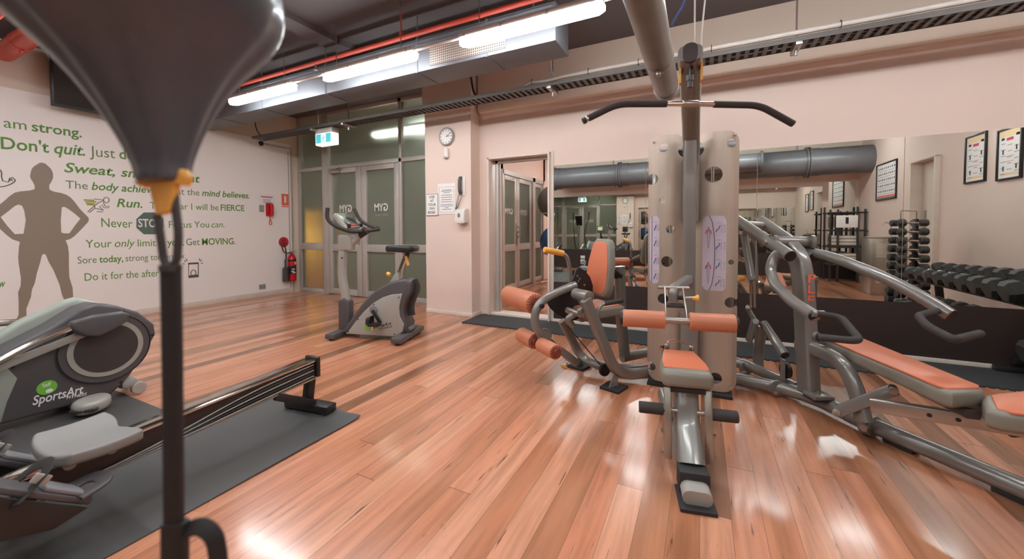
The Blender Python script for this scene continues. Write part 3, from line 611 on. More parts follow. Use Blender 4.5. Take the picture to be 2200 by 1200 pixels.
# ------------------------------------------------------------------ ceiling services
def batten(x0, x1, y, z, label, grp='ceiling battens'):
    t = thing('ceiling_light', label, 'light', ((x0+x1)/2, y, z), grp)
    M().box(((x0+x1)/2, y, z+0.075), (x1-x0-0.02, 0.11, 0.045), bev=0.01).build('housing', 'gplas', t)
    pr = [(x0+0.05, -0.055), (x0, -0.02), (x0, 0.02), (x0+0.05, 0.055), (x1-0.05, 0.055), (x1, 0.02), (x1, -0.02), (x1-0.05, -0.055)]
    M().prism([(px, y+py, z) for px, py in pr], (0, 0, 0.055), bev=0.012).build('diffuser', 'lamp', t)
    for k in (0.06, 0.34, 0.66, 0.94): M().box((x0+(x1-x0)*k, y, z+0.062), (0.025, 0.125, 0.03), bev=0.003).build('clip', 'steel', t)
    for k in (0.15, 0.85): M().cyl((x0+(x1-x0)*k, y, z+0.095), (x0+(x1-x0)*k, y, min(max(ZC, z+0.2), z+0.9)), 0.004, n=6).build('hanging_rod', 'steel', t)
    return t
LB = ['lit ceiling batten nearest the mural wall, partly behind the leather ball', 'lit ceiling batten in the middle of the visible row', 'lit ceiling batten over the middle of the room, longest in view', 'lit ceiling batten above the gym tower, out of view', 'lit ceiling batten above the dumbbell rack, out of view']
for k, lb in enumerate(LB): batten(-5.25+1.695*k, -4.03+1.695*k, 2.8, 2.70, lb)
for k in range(5): batten(-5.25+1.695*k, -4.03+1.695*k, -0.35, 2.95, 'lit ceiling batten in the second row overhead, out of view', 'second row of ceiling battens')
for k in range(3): batten(-5.30+1.7*k, -4.08+1.7*k, 1.30, 3.02, 'added fill batten over the cardio machines, out of view', 'second row of ceiling battens')  # extra battens added as fill to even out light towards the mural
for k in range(4): tag(M().cyl((-4.03+1.695*k, 2.8, 2.775), (-5.25+1.695*(k+1), 2.8, 2.775), 0.012, n=10).build('conduit', 'wcable'), ('pale conduit between the middle batten and the one nearest the mural wall', 'pale conduit beside the air grille, between the middle batten and the longest', 'pale conduit right of the longest batten, out of view', 'pale conduit above the dumbbell rack, out of view')[k], 'conduit', 'conduits joining the battens')
batten(-5.25, -4.05, 5.12, 2.80, 'corridor batten glowing through the frosted glass above the doors', 'corridor lights')
batten(-8.62, -7.40, 5.03, 2.20, 'upper added fill batten, unseen beyond the end of the mural wall', 'corridor lights')  # unseen lamp added to light the ochre board from the left
batten(-8.62, -7.40, 5.03, 1.10, 'lower added fill batten, unseen beyond the end of the mural wall', 'corridor lights')  # second unseen lamp, added to lift the lower part of the ochre board
batten(-5.6, -4.4, 6.6, 3.3, 'middle corridor batten, added as fill behind the frosted glass', 'corridor lights')  # extra lamp added to brighten the corridor behind the glass
batten(-2.35, -1.15, 6.6, 2.55, 'middle batten in the side room beyond the doorway', 'corridor lights')
batten(-2.2, -1.0, 8.3, 2.55, 'far added fill batten in the side room beyond the doorway', 'corridor lights')  # second side-room lamp, added out of sight to brighten the annex
batten(-6.4, -5.2, 8.2, 2.85, 'far corridor batten behind the frosted glass', 'corridor lights')
# air duct
du = thing('air_duct', 'long galvanised air duct under the dark ceiling, behind the row of lights', 'duct', (-4.0, 3.2, 2.70))
M().box((-3.98, 3.22, 2.86), (5.76, 0.34, 0.32), bev=0.003).build('body', 'duct', du)
for x in (-6.0, -5.05, -3.86, -2.54, -1.75): M().box((x, 3.22, 2.86), (0.02, 0.352, 0.332)).build('joint', 'duct', du)
mb = M()
for z in (2.99, 2.95): mb.box((-3.98, 3.046, z), (5.7, 0.006, 0.012))
mb.build('rib', 'duct', du)
g = on_y(935, 115, 3.045); g1 = on_y(1085, 85, 3.045)
MT['slots'] = slot_material('perforated_grille', (178, 164, 152), (70, 64, 62))
M().box((-1.97, 3.045, 2.825), (0.82, 0.012, 0.19)).build('grille', 'slots', du)
for x in (-6.0, -5.05, -3.86, -2.54, -1.3):
    for y in (3.06, 3.38): M().cyl((x, y, 3.0), (x, y, ZC), 0.006, n=6).build('hanging_rod', 'steel', du)
# sprinkler pipe
sp = thing('sprinkler_pipe', 'thin red sprinkler pipe running under the ceiling above the lights', 'pipe', (-3, 2.93, 2.97))
M().cyl((XL, 2.93, 3.0), (XR, 2.93, 3.0), 0.022, n=14).build('pipe', 'red', sp)
for x in (-2.63, 0.4, 2.2, -5.6): M().cyl((x, 2.93, 3.0), (x, 2.93, ZC), 0.012, n=10).box((x, 2.93, 3.03), (0.03, 0.03, 0.06)).build('hanger', 'red', sp)
for x in (-3.86, -0.9):
    mb = M().cyl((x, 2.93, 2.98), (x, 2.93, 2.93), 0.012, n=10); mb.cyl((x, 2.93, 2.925), (x, 2.93, 2.92), 0.02, n=14); mb.build('sprinkler_head', 'chrome', sp)
for lb, y, z, x1 in (('thick red pipe end passing into the mural wall near the television', 1.39, 3.10, 2.8), ('thick red pipe at the upper left corner, nearer than the other', 0.98, 2.96, 2.8)):
    t = thing('red_pipe', lb, 'pipe', (-4, y, z-0.09), 'thick red pipes')
    M().cyl((XL, y, z), (x1, y, z), 0.088, n=28).build('pipe', 'red', t)
    for x in (-6.3, -3.0, 0.0): M().cyl((x-0.02, y, z), (x+0.02, y, z), 0.093, n=28).box((x, y, z-0.1), (0.04, 0.03, 0.04)).build('coupling', 'red', t)
    for x in (-6.2, -2.8, 0.3): M().box((x, y, (z+ZC)/2+0.03), (0.03, 0.02, ZC-z-0.06)).build('hanger', 'steel', t)
# cable tray with its cables
TY = 3.85
tr = thing('cable_tray', 'long steel cable tray hung in front of the mirror wall and doors', 'cable tray', (-1.6, TY, 2.61))
mb = M(); mb.box((-1.75, TY-0.09, 2.636), (9.5, 0.006, 0.04)); mb.box((-1.75, TY+0.09, 2.636), (9.5, 0.006, 0.04))
k = -6.48
while k < 2.98: mb.box((k, TY, 2.622), (0.032, 0.18, 0.006)); k += 0.066
mb.build('ladder', 'traym', tr)
for x in (-5.05, -4.42, -1.42, 0.66, 2.4):
    mb = M().cyl((x, TY, 2.58), (x, TY, ZC), 0.007, n=8).box((x, TY, 2.60), (0.045, 0.24, 0.035), bev=0.003).cyl((x, TY, 2.54), (x, TY, 2.6), 0.012, n=8); mb.build('hanging_rod', 'steel', tr)
ca = thing('cable_bundle', 'bundle of black and pale cables lying along the cable tray', 'cables', (-1.6, TY, 2.63))
mb = M()
for k in range(5):
    y = TY-0.055+0.024*k; mb.tube([(x, y+0.01*math.sin(x*1.7+k), 2.637+0.006*math.sin(x*2.3+k*1.7)) for x in [-6.3+0.35*i for i in range(27)]], 0.010, n=6)
mb.tube([(-6.35, TY, 2.65), (-6.5, TY+0.02, 2.72), (-6.62, TY+0.05, 2.82), (-6.66, TY+0.05, 2.98)], 0.008, 0.08, n=6)
mb.tube([(-2.35, TY+0.05, 2.65), (-2.42, TY+0.05, 2.75), (-2.42, TY, 2.90), (-2.40, TY-0.1, ZC)], 0.014, 0.1, n=8); mb.build('black_cable', 'cable', ca)
mb = M().tube([(2.98, TY-0.075, 2.690), (-1.28, TY-0.075, 2.690), (-1.50, TY-0.07, 2.68), (-1.62, TY-0.065, 2.70), (-1.70, TY-0.05, 2.69), (-1.74, TY-0.04, 2.64)], 0.020, 0.06, n=12); mb.tube([(-1.36, TY-0.075, 2.690), (-1.42, TY-0.065, 2.76), (-1.42, TY-0.065, 2.88)], 0.017, 0.05); mb.build('conduit', 'wcable', ca)
M().tube([(-1.42, TY-0.065, 2.86), (-1.41, TY-0.06, 2.98), (-1.39, TY, 3.1), (-1.38, TY+0.05, ZC)], 0.013, 0.05, n=8).build('riser', 'cable', ca)
for x in (-1.62, -1.02, -0.55, 0.05, 0.92, 1.85): M().torus((x, TY-0.075, 2.690), 0.03, 0.003, (1, 0, 0), 16, 5).build('cable_tie', 'black', ca)
# exit sign
EY = 3.82
es = thing('exit_sign', 'lit teal exit sign with a running figure, hung from the cable tray', 'sign', (-4.85, EY, 2.39))
e0, e1 = on_y(677, 290, EY), on_y(713, 286, EY); ex0, ex1 = e0.x, e1.x; ez0, ez1 = on_y(678, 313, EY).z, on_y(677, 280, EY).z
ezm = ez0+(ez1-ez0)*0.76
M().box(((ex0+ex1)/2, EY+0.06, (ezm+ez1)/2+0.01), (ex1-ex0, 0.12, ez1-ezm+0.02), bev=0.006).build('housing', 'gplas', es)
M().box(((ex0+ex1)/2, EY+0.06, (ez0+ezm)/2), (ex1-ex0, 0.12, ezm-ez0), bev=0.012).build('diffuser', 'exitwhite', es)
w = ex1-ex0; h = ezm-ez0; cx = (ex0+ex1)/2; mb = M().use('teal')
for s in (-1, 1): mb.box((cx+s*w*0.29, EY-0.001, ez0+h*0.54), (w*0.30, 0.004, h*0.76))
mb.use('teal'); q = lambda x, z: V((cx+x*w, EY-0.002, ez0+z*h))
mb.sph(q(0.01, 0.78), 0.012, (1, 0.2, 1), 12)
for L in ([(0.0, 0.70), (-0.01, 0.45), (0.05, 0.32), (0.055, 0.12)], [(-0.01, 0.45), (-0.05, 0.28), (-0.1, 0.27)], [(0.0, 0.68), (-0.06, 0.6), (-0.06, 0.48)], [(0.0, 0.68), (0.06, 0.56), (0.1, 0.6)]): mb.tube([q(*p) for p in L], 0.006, n=5)
mb.build('pictogram', None, es)
M().cyl((cx, EY+0.03, ez1), (cx, EY+0.03, 2.625), 0.01, n=8).build('stem', 'steel', es)
# overhead pipe running into the mirror wall
op = thing('ceiling_pipe', 'thick grey pipe overhead running back towards the mirror wall beside the gym tower', 'pipe', (-0.30, 1.3, 2.28))
OX, OZ, OR = -0.297, 2.380, 0.099
M().cyl((OX, -1.15, OZ+0.015), (OX, 3.70, OZ), OR, n=36).build('pipe', 'pipegrey', op)
M().cyl((OX, 2.995, OZ), (OX, 3.012, OZ), OR+0.0035, n=36).build('clamp_band', 'pipegrey', op); M().cyl((OX, 3.63, OZ), (OX, 3.71, OZ), OR+0.008, n=36, bev=0.004).build('end_collar', 'pipegrey', op)
mb = M().box((OX, 3.0, OZ-OR-0.016), (0.03, 0.042, 0.03), bev=0.004).cyl((OX-0.034, 3.0, OZ-OR-0.016), (OX+0.034, 3.0, OZ-OR-0.016), 0.007, n=8); mb.build('clamp_bolt', 'steel', op)
for y in (0.2, 3.003): M().box((OX, y, (OZ+OR-0.01+ZC)/2), (0.025, 0.016, ZC-OZ-OR+0.01)).build('hanger', 'steel', op)
for dx, lb in ((0.0, 'left of a pair of thin white cables rising to the ceiling behind the gym tower'), (0.075, 'right of a pair of thin white cables rising to the ceiling behind the gym tower')):
    p = on_y(1492+dx*200, 110, TY+0.02); tag(M().tube([(p.x, TY+0.02, 2.63), (p.x, TY+0.02, 2.9), (p.x+dx*0.5, TY-0.1, ZC)], 0.008, 0.1, n=8).build('white_cable', 'wcable'), lb, 'cable')
tag(M().tube([on_y(1442, 55, 3.7), on_y(1455, 30, 3.65), on_y(1470, 8, 3.6), (on_y(1478, -10, 3.55).x, 3.5, ZC)], 0.012, 0.05, n=8).build('blue_cable', 'bcable'), 'blue cable loop beside the overhead grey pipe', 'cable')

# big drain pipe on the opposite wall
PY, PZ, PR = -1.45, 2.58, 0.285
bp = thing('drain_pipe', 'very thick dark grey pipe with flanges under the ceiling, seen in the mirror', 'pipe', (-0.4, PY, PZ-PR))
M().cyl((-3.9, PY, PZ), (XR, PY, PZ), PR, n=40).build('pipe', 'pipe', bp)
for x in (-3.86, -2.0, 2.0, 0.1):
    mb = M()
    for dx in (0.0, 0.05): mb.cyl((x+dx-0.015, PY, PZ), (x+dx+0.015, PY, PZ), PR+0.045, n=40)
    mb.cyl((x+0.06, PY, PZ), (x+0.24, PY, PZ), PR+0.012, n=40); mb.build('flange', 'pipe', bp)
mb = M()
for x in (-2.15, 1.85, 0.0): mb.box((x, PY, (PZ+ZC)/2+0.15), (0.03, 0.03, ZC-PZ-0.3)); mb.box((x, PY, PZ-PR-0.02), (0.06, 0.10, 0.04))
mb.build('hanger', 'pipe', bp)
M().cyl((-0.6, -0.98, PZ+0.02), (1.1, -0.98, PZ+0.02), 0.19, n=32).build('branch_pipe', 'pipe', bp)
mb = M().cyl((1.1, -0.98, PZ+0.02), (1.14, -0.98, PZ+0.02), 0.235, n=32).cyl((0.45, -0.98, PZ+0.02), (0.49, -0.98, PZ+0.02), 0.2, n=32); mb.build('branch_flange', 'pipe', bp)

# ------------------------------------------------------------------ rubber mats
mb = M()
teeth = []
x0, x1, y0, y1, tw = -2.66, 3.0, 3.98, 4.49, 0.05
pts = [(x0, y1, 0.0), (x0, y0, 0.0)]; x = x0
while x < x1-tw:
    pts += [(x+tw*0.3, y0, 0), (x+tw*0.22, y0-0.02, 0), (x+tw*0.78, y0-0.02, 0), (x+tw*0.7, y0, 0)]; x += tw
pts += [(x1, y0, 0), (x1, y1, 0)]
tag(mb.prism(pts, (0, 0, 0.012)).build('rubber_mat', 'gmat'), 'long charcoal mat with interlocking edge along the foot of the mirror wall', 'mat')
def wavy_mat(x0, x1, y0, y1, h, label, amp=0.0):
    b = bmesh.new(); nx, ny = 24, 60; g = []
    for j in range(ny+1):
        row = []
        for i in range(nx+1):
            u, v = i/nx, j/ny; z = h
            if amp: z += amp*max(0, (v-0.975)/0.025)**2*(0.35+0.65*abs(math.sin(u*7+0.4)))+0.3*amp*max(0, (u-0.9)/0.1)**2*max(0, math.sin(v*9))
            row.append(b.verts.new((x0+(x1-x0)*u, y0+(y1-y0)*v, z)))
        g.append(row)
    for j in range(ny):
        for i in range(nx): b.faces.new((g[j][i], g[j][i+1], g[j+1][i+1], g[j+1][i]))
    r = bmesh.ops.extrude_face_region(b, geom=b.faces[:])
    for e in r['geom']:
        if isinstance(e, bmesh.types.BMVert): e.co.z -= h
    bmesh.ops.recalc_face_normals(b, faces=b.faces[:])
    m = M(); m._take(b); tag(m.build('rubber_mat', 'mat'), label, 'mat')
wavy_mat(-2.66, -1.87, -1.2, 1.68, 0.006, 'black rubber mat with curled far end under the rowing machine', 0.014)
wavy_mat(-5.5, -2.70, -1.3, 1.20, 0.005, 'black rubber mat under the elliptical trainer')

# ------------------------------------------------------------------ multi gym
MG = thing('multi_gym', 'large silver multi-station gym with brushed steel tower and orange pads', 'gym machine', (-0.08, 2.9, 0))
def part(mb, name, mt=None, parent=None, **k): return mb.build(name, mt, parent or MG, **k)
def sheet(x0, x1, z0, z1, y, holes, cutc, rc, bulge=0.045, nx=34, nz=170):
    """bent sheet-metal shroud with round holes; cutc = list of (x,z,r) bites out of the edge"""
    b = bmesh.new(); G = {}
    def yy(x): u = (x-x0)/(x1-x0)-0.5; return y - bulge*(1-4*u*u)
    allh = list(holes)+list(cutc)
    def inside(x, z):
        for hx, hz, hr in allh:
            if (x-hx)**2+(z-hz)**2 < hr*hr: return True
        for cx_, sx in ((x0+rc, -1), (x1-rc, 1)):
            for cz_, sz in ((z0+rc, -1), (z1-rc, 1)):
                if (x-cx_)*sx > 0 and (z-cz_)*sz > 0 and (x-cx_)**2+(z-cz_)**2 > rc*rc: return True
        return False
    dx, dz = (x1-x0)/nx, (z1-z0)/nz
    def vert(i, j):
        if (i, j) not in G: G[(i, j)] = b.verts.new((x0+dx*i, 0, z0+dz*j))
        return G[(i, j)]
    for i in range(nx):
        for j in range(nz):
            if not inside(x0+dx*(i+0.5), z0+dz*(j+0.5)): b.faces.new((vert(i, j), vert(i+1, j), vert(i+1, j+1), vert(i, j+1)))
    for v in b.verts:      # pull ragged cells onto the true outlines
        if not v.is_boundary: continue
        for hx, hz, hr in allh:
            d = V((v.co.x-hx, 0, v.co.z-hz))
            if abs(d.length-hr) < 1.3*max(dx, dz) and d.length > 1e-6: v.co = V((hx, 0, hz))+d.normalized()*hr
        for cx_, sx in ((x0+rc, -1), (x1-rc, 1)):
            for cz_, sz in ((z0+rc, -1), (z1-rc, 1)):
                d = V((v.co.x-cx_, 0, v.co.z-cz_))
                if d.x*sx > 0 and d.z*sz > 0 and abs(d.length-rc) < 1.6*max(dx, dz): v.co = V((cx_, 0, cz_))+d.normalized()*rc
    for v in b.verts: v.co.y = yy(v.co.x)
    r = bmesh.ops.extrude_face_region(b, geom=b.faces[:])
    for e in r['geom']:
        if isinstance(e, bmesh.types.BMVert): e.co.y += 0.005
    bmesh.ops.recalc_face_normals(b, faces=b.faces[:])
    m = M(); m._take(b); return m
SY = 3.0
def hole(x, y, r): p = on_y(x, y, SY-0.02); return (p.x, p.z, r*SY/FPX)
lh = [hole(1426, 318, 9), hole(1424, 430, 6.5), hole(1441, 492, 8), hole(1433, 561, 10.5), hole(1425, 640, 10), hole(1426, 748, 8), hole(1399, 786, 9), hole(1402, 385, 11)]
rh = [hole(1572, 307, 8), hole(1533, 375, 15), hole(1571, 563, 5), hole(1570, 650, 10), hole(1537, 811, 11)]
part(sheet(-0.362, -0.112, 0.045, 1.815, SY, lh, [(-0.112, 1.70, 0.05)], 0.075), 'shroud_panel', 'shroud', ang=30)
part(sheet(-0.048, 0.214, 0.035, 1.805, SY+0.01, rh, [(-0.048, 1.70, 0.05)], 0.075), 'shroud_panel', 'shroud', ang=30)
for px, py in ((1404, 305), (1437, 292), (1535, 287), (1581, 288), (1527, 838), (1571, 832)):
    p = on_y(px, py, SY-0.03); part(M().cyl(p+V((0, 0.02, 0)), p+V((0, -0.006, 0)), 0.008, n=12), 'bolt', 'steel')
# instruction stickers
def sticker(x0, x1, z0, z1, y, main):
    def yb(x):
        a, b = (-0.362, -0.112) if main == 'l' else (-0.048, 0.214); u = (x-a)/(b-a)-0.5; return y-0.045*(1-4*u*u)-0.0012
    n = 10; m = M().use('lilac'); b = bmesh.new(); r = 0.03; top, bot = [], []
    for i in range(n+1):
        x = x0+(x1-x0)*i/n; k = 0
        if x-x0 < r: k = r-math.sqrt(max(0, r*r-(r-(x-x0))**2))
        if x1-x < r: k = r-math.sqrt(max(0, r*r-(r-(x1-x))**2))
        top.append(b.verts.new((x, yb(x), z1-k))); bot.append(b.verts.new((x, yb(x), z0+k)))
    for i in range(n): b.faces.new((bot[i], bot[i+1], top[i+1], top[i]))
    m._take(b)
    w, h = x1-x0, z1-z0
    P = lambda u, v: V((x0+u*w, yb(x0+u*w)-0.0012, z0+v*h))
    m.use('ink')
    if main == 'r':
        m.tube([P(0.28, 1.0), P(0.40, 0.93), P(0.5, 0.75), P(0.53, 0.5), P(0.5, 0.25), P(0.40, 0.07), P(0.28, 0.0)], 0.0018, 0.1, n=5)
        for cz in (0.72, 0.25):
            m.use('greyink').tube([P(0.22, cz+0.09), P(0.29, cz+0.09), P(0.30, cz-0.01), P(0.27, cz-0.15)], 0.001, n=4); m.tube([P(0.22, cz+0.09), P(0.21, cz-0.01), P(0.24, cz-0.15)], 0.001, n=4)
            m.sph(P(0.255, cz+0.12), 0.006, (1, 0.15, 1.2), 10)
            m.use('pinkmark').tube([P(0.14, cz+0.04), P(0.16, cz+0.085), P(0.255, cz+0.10), P(0.35, cz+0.085), P(0.37, cz+0.04)], 0.003, 0.02, n=5)
        ic_x, bx_ = 0.66, (0.80, 0.93)
    else:
        m.tube([P(0.22, 1.0), P(0.22, 0.0)], 0.0015, n=5); ic_x, bx_ = 0.55, (0.75, 0.92)
    for k, cz in enumerate((0.83, 0.60, 0.34, 0.11)):
        m.use('bluemark').tube([P(ic_x-0.09, cz-0.045), P(ic_x-0.05, cz-0.01), P(ic_x+0.02, cz-0.005), P(ic_x+0.07, cz+0.04)], 0.003, n=5)
        m.use('greyink').tube([P(bx_[0], cz-0.05), P(bx_[1], cz-0.05), P(bx_[1], cz+0.05), P(bx_[0], cz+0.05)], 0.0009, n=4, closed=True); m.tube([P(ic_x-0.08, cz+0.08), P(bx_[0], cz+0.08)], 0.0012, n=4)
    return m
a, b = on_y(1392, 607, SY-0.02), on_y(1418, 464, SY-0.02); part(sticker(a.x+0.01, b.x, a.z, b.z, SY, 'l'), 'instruction_sticker')
a, b = on_y(1508, 622, SY-0.02), on_y(1561, 463, SY-0.02); part(sticker(a.x, b.x, a.z, b.z, SY+0.01, 'r'), 'instruction_sticker')
# weight stack, guide rods, rear frame
for k in range(10): part(M().box((-0.08, 3.16, 0.16+k*0.052), (0.36, 0.12, 0.048), bev=0.006), 'weight_plate', 'black')
for x in (-0.22, 0.06): part(M().cyl((x, 3.16, 0.08), (x, 3.16, 1.74), 0.011, n=12), 'guide_rod', 'chrome')
for x in (-0.33, 0.18): part(M().bar((x, 3.22, 0.05), (x, 3.22, 1.77), 0.05, 0.09, up=(0, 1, 0)), 'rear_upright', 'metal')
part(M().bar((-0.36, 3.2, 1.745), (0.21, 3.2, 1.745), 0.08, 0.06), 'top_crossbeam', 'metal')
part(M().bar((-0.36, 3.2, 0.075), (0.21, 3.2, 0.075), 0.1, 0.06), 'base_crossbeam', 'metal')
for c in ((-0.28, 3.03, 0.012), (0.11, 3.0, 0.012)): part(M().box(c, (0.16, 0.12, 0.024), bev=0.004), 'rubber_foot', 'rubber')
for x in (-0.155, -0.01): part(M().cyl((x, 3.05, 1.66), (x, 3.08, 1.66), 0.055, n=24), 'pulley', 'black')
part(M().cyl((-0.13, 3.02, 0.9), (-0.13, 3.02, 1.68), 0.003, n=6), 'cable', 'steel')
# front post and boom
fp = V((-0.079, 2.84, 0))
part(M().tube([(-0.078, 2.96, 0.06), (-0.078, 2.96, 0.56)], 0, rect=(0.115, 0.07, 0.015), up=(0, 1, 0)), 'lower_post', 'metal')
part(M().tube([(-0.079, 2.84, 0.57), (-0.079, 2.84, 1.74)], 0, rect=(0.076, 0.06, 0.014), up=(0, 1, 0)), 'front_post', 'metal')
part(M().tube([(-0.079, 2.98, 1.2), (-0.077, 2.97, 1.70), (-0.073, 2.60, 1.86), (-0.060, 1.97, 1.955)], 0, 0.16, rect=(0.105, 0.075, 0.03), up=(0, -1, 0), seg=10), 'boom', 'metal')
e = V((-0.060, 1.97, 1.955)); bd = V((0.013, -0.63, 0.095)).normalized()
part(M().tube([e-bd*0.012, e+bd*0.003], 0, rect=(0.092, 0.062, 0.026), up=(0, -1, 0)), 'boom_end_cap', 'panel')
part(M().cyl((-0.064, 2.06, 1.885), (-0.048, 2.06, 1.885), 0.05, n=28, bev=0.004), 'pulley', 'black')
for x in (-0.105, -0.012): part(M().box((x, 2.06, 1.89), (0.006, 0.05, 0.09), bev=0.008), 'pulley_bracket', 'yellow')
# lat bar hangs from the cable: a thing of its own
LN = V((-0.436, 0.9, 0)); LP = V((-0.058, 1.99, 0))
def lp(x, y): return on_p(x, y, LP, LN)
lb = thing('pulldown_bar', 'wide bent lat pulldown bar with black foam grips hanging from the boom', 'exercise bar', lp(1482, 223))
part(M().tube([lp(1253, 260), lp(1327, 223), lp(1482, 223), lp(1632, 226), lp(1704, 266)], 0.0115, 0.05, n=16), 'bar', 'chrome', lb)
part(M().tube([lp(1264, 254), lp(1327, 223), lp(1432, 223)], 0.0155, 0.05, n=18), 'foam_grip', 'foam', lb)
part(M().tube([lp(1534, 224), lp(1632, 226), lp(1704, 266)], 0.0155, 0.05, n=18), 'foam_grip', 'foam', lb)
part(M().cyl(lp(1252, 260.5), lp(1259, 257), 0.0155, n=16, bev=0.003), 'end_cap', 'black', lb)
part(M().cyl(lp(1466, 223), lp(1500, 223), 0.0165, n=18, bev=0.003), 'swivel', 'steel', lb)
c = lp(1482, 223); mb = M().tube([c+V((0, 0, 0.015)), c+V((0.012, 0, 0.045)), c+V((0, 0, 0.07)), c+V((-0.012, 0, 0.045))], 0.005, n=8, closed=True); mb.cyl(c+V((0, 0, 0.075)), c+V((0, 0, 0.105)), 0.012, n=12); mb.cyl(c+V((0, 0, 0.105)), c+V((0, 0, 0.13)), 0.016, n=12); mb.cyl(c+V((0, 0, 0.12)), (c.x, 2.0, 1.90), 0.004, n=6); part(mb, 'cable_hook', 'darker', lb)
# pulldown seat, knee rollers (this station is turned a little)
q0 = V((-0.075, 2.05, 0)); sd = V((0.98, 0.2, 0)).normalized(); ff = V((0.2, -0.98, 0)).normalized()     # sideways, forward
def S(a, f, z): return q0+sd*a+ff*f+V((0, 0, z))
ROTS = Matrix((sd, -ff, V((0, 0, 1)))).transposed()
def cushion(pts, vec, mt, name, topmt, up, inset=0.012, bev=0.022, parent=None):
    p = part(M().prism(pts, vec, bev=bev, seg=4), name, mt, parent, ang=50)
    c = sum((V(x) for x in pts), V((0, 0, 0)))/len(pts); vec = V(vec); n = vec.normalized()
    ins = [V(x)+(c-V(x)).normalized()*inset for x in pts]
    t = M().prism([x+vec-n*0.006 for x in ins], n*0.0095, bev=0.003, seg=2).build('pad_facing', topmt, p, ang=50)
    return p
w0, w1 = 0.085, 0.112
sp_ = [S(-w0, -0.19, 0.415), S(-w1, -0.02, 0.405), S(-w1, 0.085, 0.40), S(-w1+0.02, 0.105, 0.40), S(w1-0.02, 0.105, 0.40), S(w1, 0.085, 0.40), S(w1, -0.02, 0.405), S(w0, -0.19, 0.415)]
seat = part(M().prism(sp_, (0, 0, 0.085), bev=0.03, seg=5), 'seat', 'gvinyl', ang=60)
ins = [S(-w0+0.012, -0.183, 0.497), S(-w1+0.012, -0.02, 0.488), S(-w1+0.012, 0.06, 0.484), S(w1-0.012, 0.06, 0.484), S(w1-0.012, -0.02, 0.488), S(w0-0.012, -0.183, 0.497)]
M().prism(ins, (0, 0, 0.006), bev=0.003, seg=2).build('seat_facing', 'orange', seat)
part(M().box(S(0, 0, 0.395), (0.15, 0.2, 0.02), rot=ROTS), 'seat_plate', 'black')
part(M().tube([S(0, -0.30, 0.05), S(0, -0.02, 0.36), S(0.0, 0.05, 0.38)], 0, 0.1, rect=(0.105, 0.08, 0.03)), 'seat_support', 'metal')
part(M().tube([S(0, -0.62, 0.075), S(0, -0.1, 0.075), S(0.0, 0.20, 0.062), S(0, 0.23, 0.06)], 0, 0.1, rect=(0.115, 0.09, 0.03), seg=8), 'floor_beam', 'metal')
part(M().tube([S(0, 0.02, 0.38), S(0, 0.06, 0.26), S(0, 0.19, 0.10)], 0, 0.14, rect=(0.115, 0.085, 0.032), seg=10), 'seat_leg', 'metal')
part(M().box(S(0, 0.235, 0.07), (0.122, 0.085, 0.09), rot=ROTS, bev=0.006), 'bump_stop', 'rubber')
part(M().tube([S(0, 0.27, 0.052), S(0, 0.335, 0.045)], 0, rect=(0.115, 0.065, 0.028)), 'floor_beam_tip', 'gplas')
part(M().box(S(0, 0.285, 0.008), (0.14, 0.16, 0.016), rot=ROTS, bev=0.003), 'rubber_foot', 'rubber')
for s in (-1, 1):
    part(M().bar(S(s*0.088, 0.085, 0.40), S(s*0.088, 0.135, 0.085), 0.034, 0.014), 'lever_bar', 'steel')
    for z, f in ((0.20, 0.105), (0.11, 0.12)): part(M().cyl(S(s*0.075, f, z), S(s*0.118, f, z), 0.011, n=6), 'bolt', 'steel')
    part(M().cyl(S(s*0.095, 0.08, 0.29), S(s*0.215, 0.08, 0.29), 0.027, n=24, bev=0.003), 'foot_roller', 'foam')
part(M().cyl(S(-0.1, 0.08, 0.29), S(0.1, 0.08, 0.29), 0.012, n=14), 'roller_axle', 'steel')
kc = S(0, -0.235, 0.648)
for s in (-1, 1):
    r = part(M().cyl(kc+sd*s*0.062, kc+sd*s*0.285, 0.048, n=30, bev=0.006), 'knee_roller', 'oroll')
    M().cyl(kc+sd*s*0.283, kc+sd*s*0.30, 0.038, n=24, bev=0.004).build('end_cap', 'black', r)
    part(M().bar(kc+sd*s*0.055+V((0, 0, -0.02)), kc+sd*s*0.048-ff*0.14+V((0, 0, 0.165)), 0.008, 0.02), 'roller_arm', 'steel')
part(M().cyl(kc-sd*0.08, kc+sd*0.08, 0.018, n=18), 'roller_axle', 'steel')
ax = kc-ff*0.14+V((0, 0, 0.16)); part(M().cyl(ax-sd*0.085, ax+sd*0.085, 0.010, n=12), 'pivot_pin', 'steel')
part(M().tube([V((-0.079, 2.80, ax.z+0.01)), ax+V((0, 0, -0.01)), ax+V((0, 0, -0.08))], 0, 0.05, rect=(0.055, 0.05, 0.012), up=(0, 1, 0)), 'slider_block', 'metal')
part(M().box(ax+V((0.005, -0.01, -0.10)), (0.10, 0.06, 0.02), rot=ROTS, bev=0.004), 'slider_plate', 'darker')
k0 = ax+sd*0.02+V((0, -0.01, -0.055))
part(M().cyl(k0, k0+sd*0.04, 0.012, n=14), 'pin_sleeve', 'black'); part(M().cyl(k0+sd*0.04, k0+sd*0.085, 0.010, n=12), 'pin', 'steel')
part(M().lathe([(0, 0), (0.012, 0), (0.012, 0.012), (0.022, 0.026), (0.020, 0.032), (0, 0.032)], k0+sd*0.083, sd, 20), 'pull_knob', 'yellow')
part(M().tube([S(-0.05, -0.24, 0.47), S(-0.045, -0.25, 0.53), S(0.02, -0.25, 0.535), S(0.07, -0.25, 0.50)], 0.004, 0.015, n=8), 'wire_clip', 'chrome')
for a_ in (-0.05, 0.075): part(M().cyl(S(a_, -0.24, 0.45), S(a_, -0.245, 0.515), 0.013, n=14, bev=0.003), 'clip_post', 'chrome')

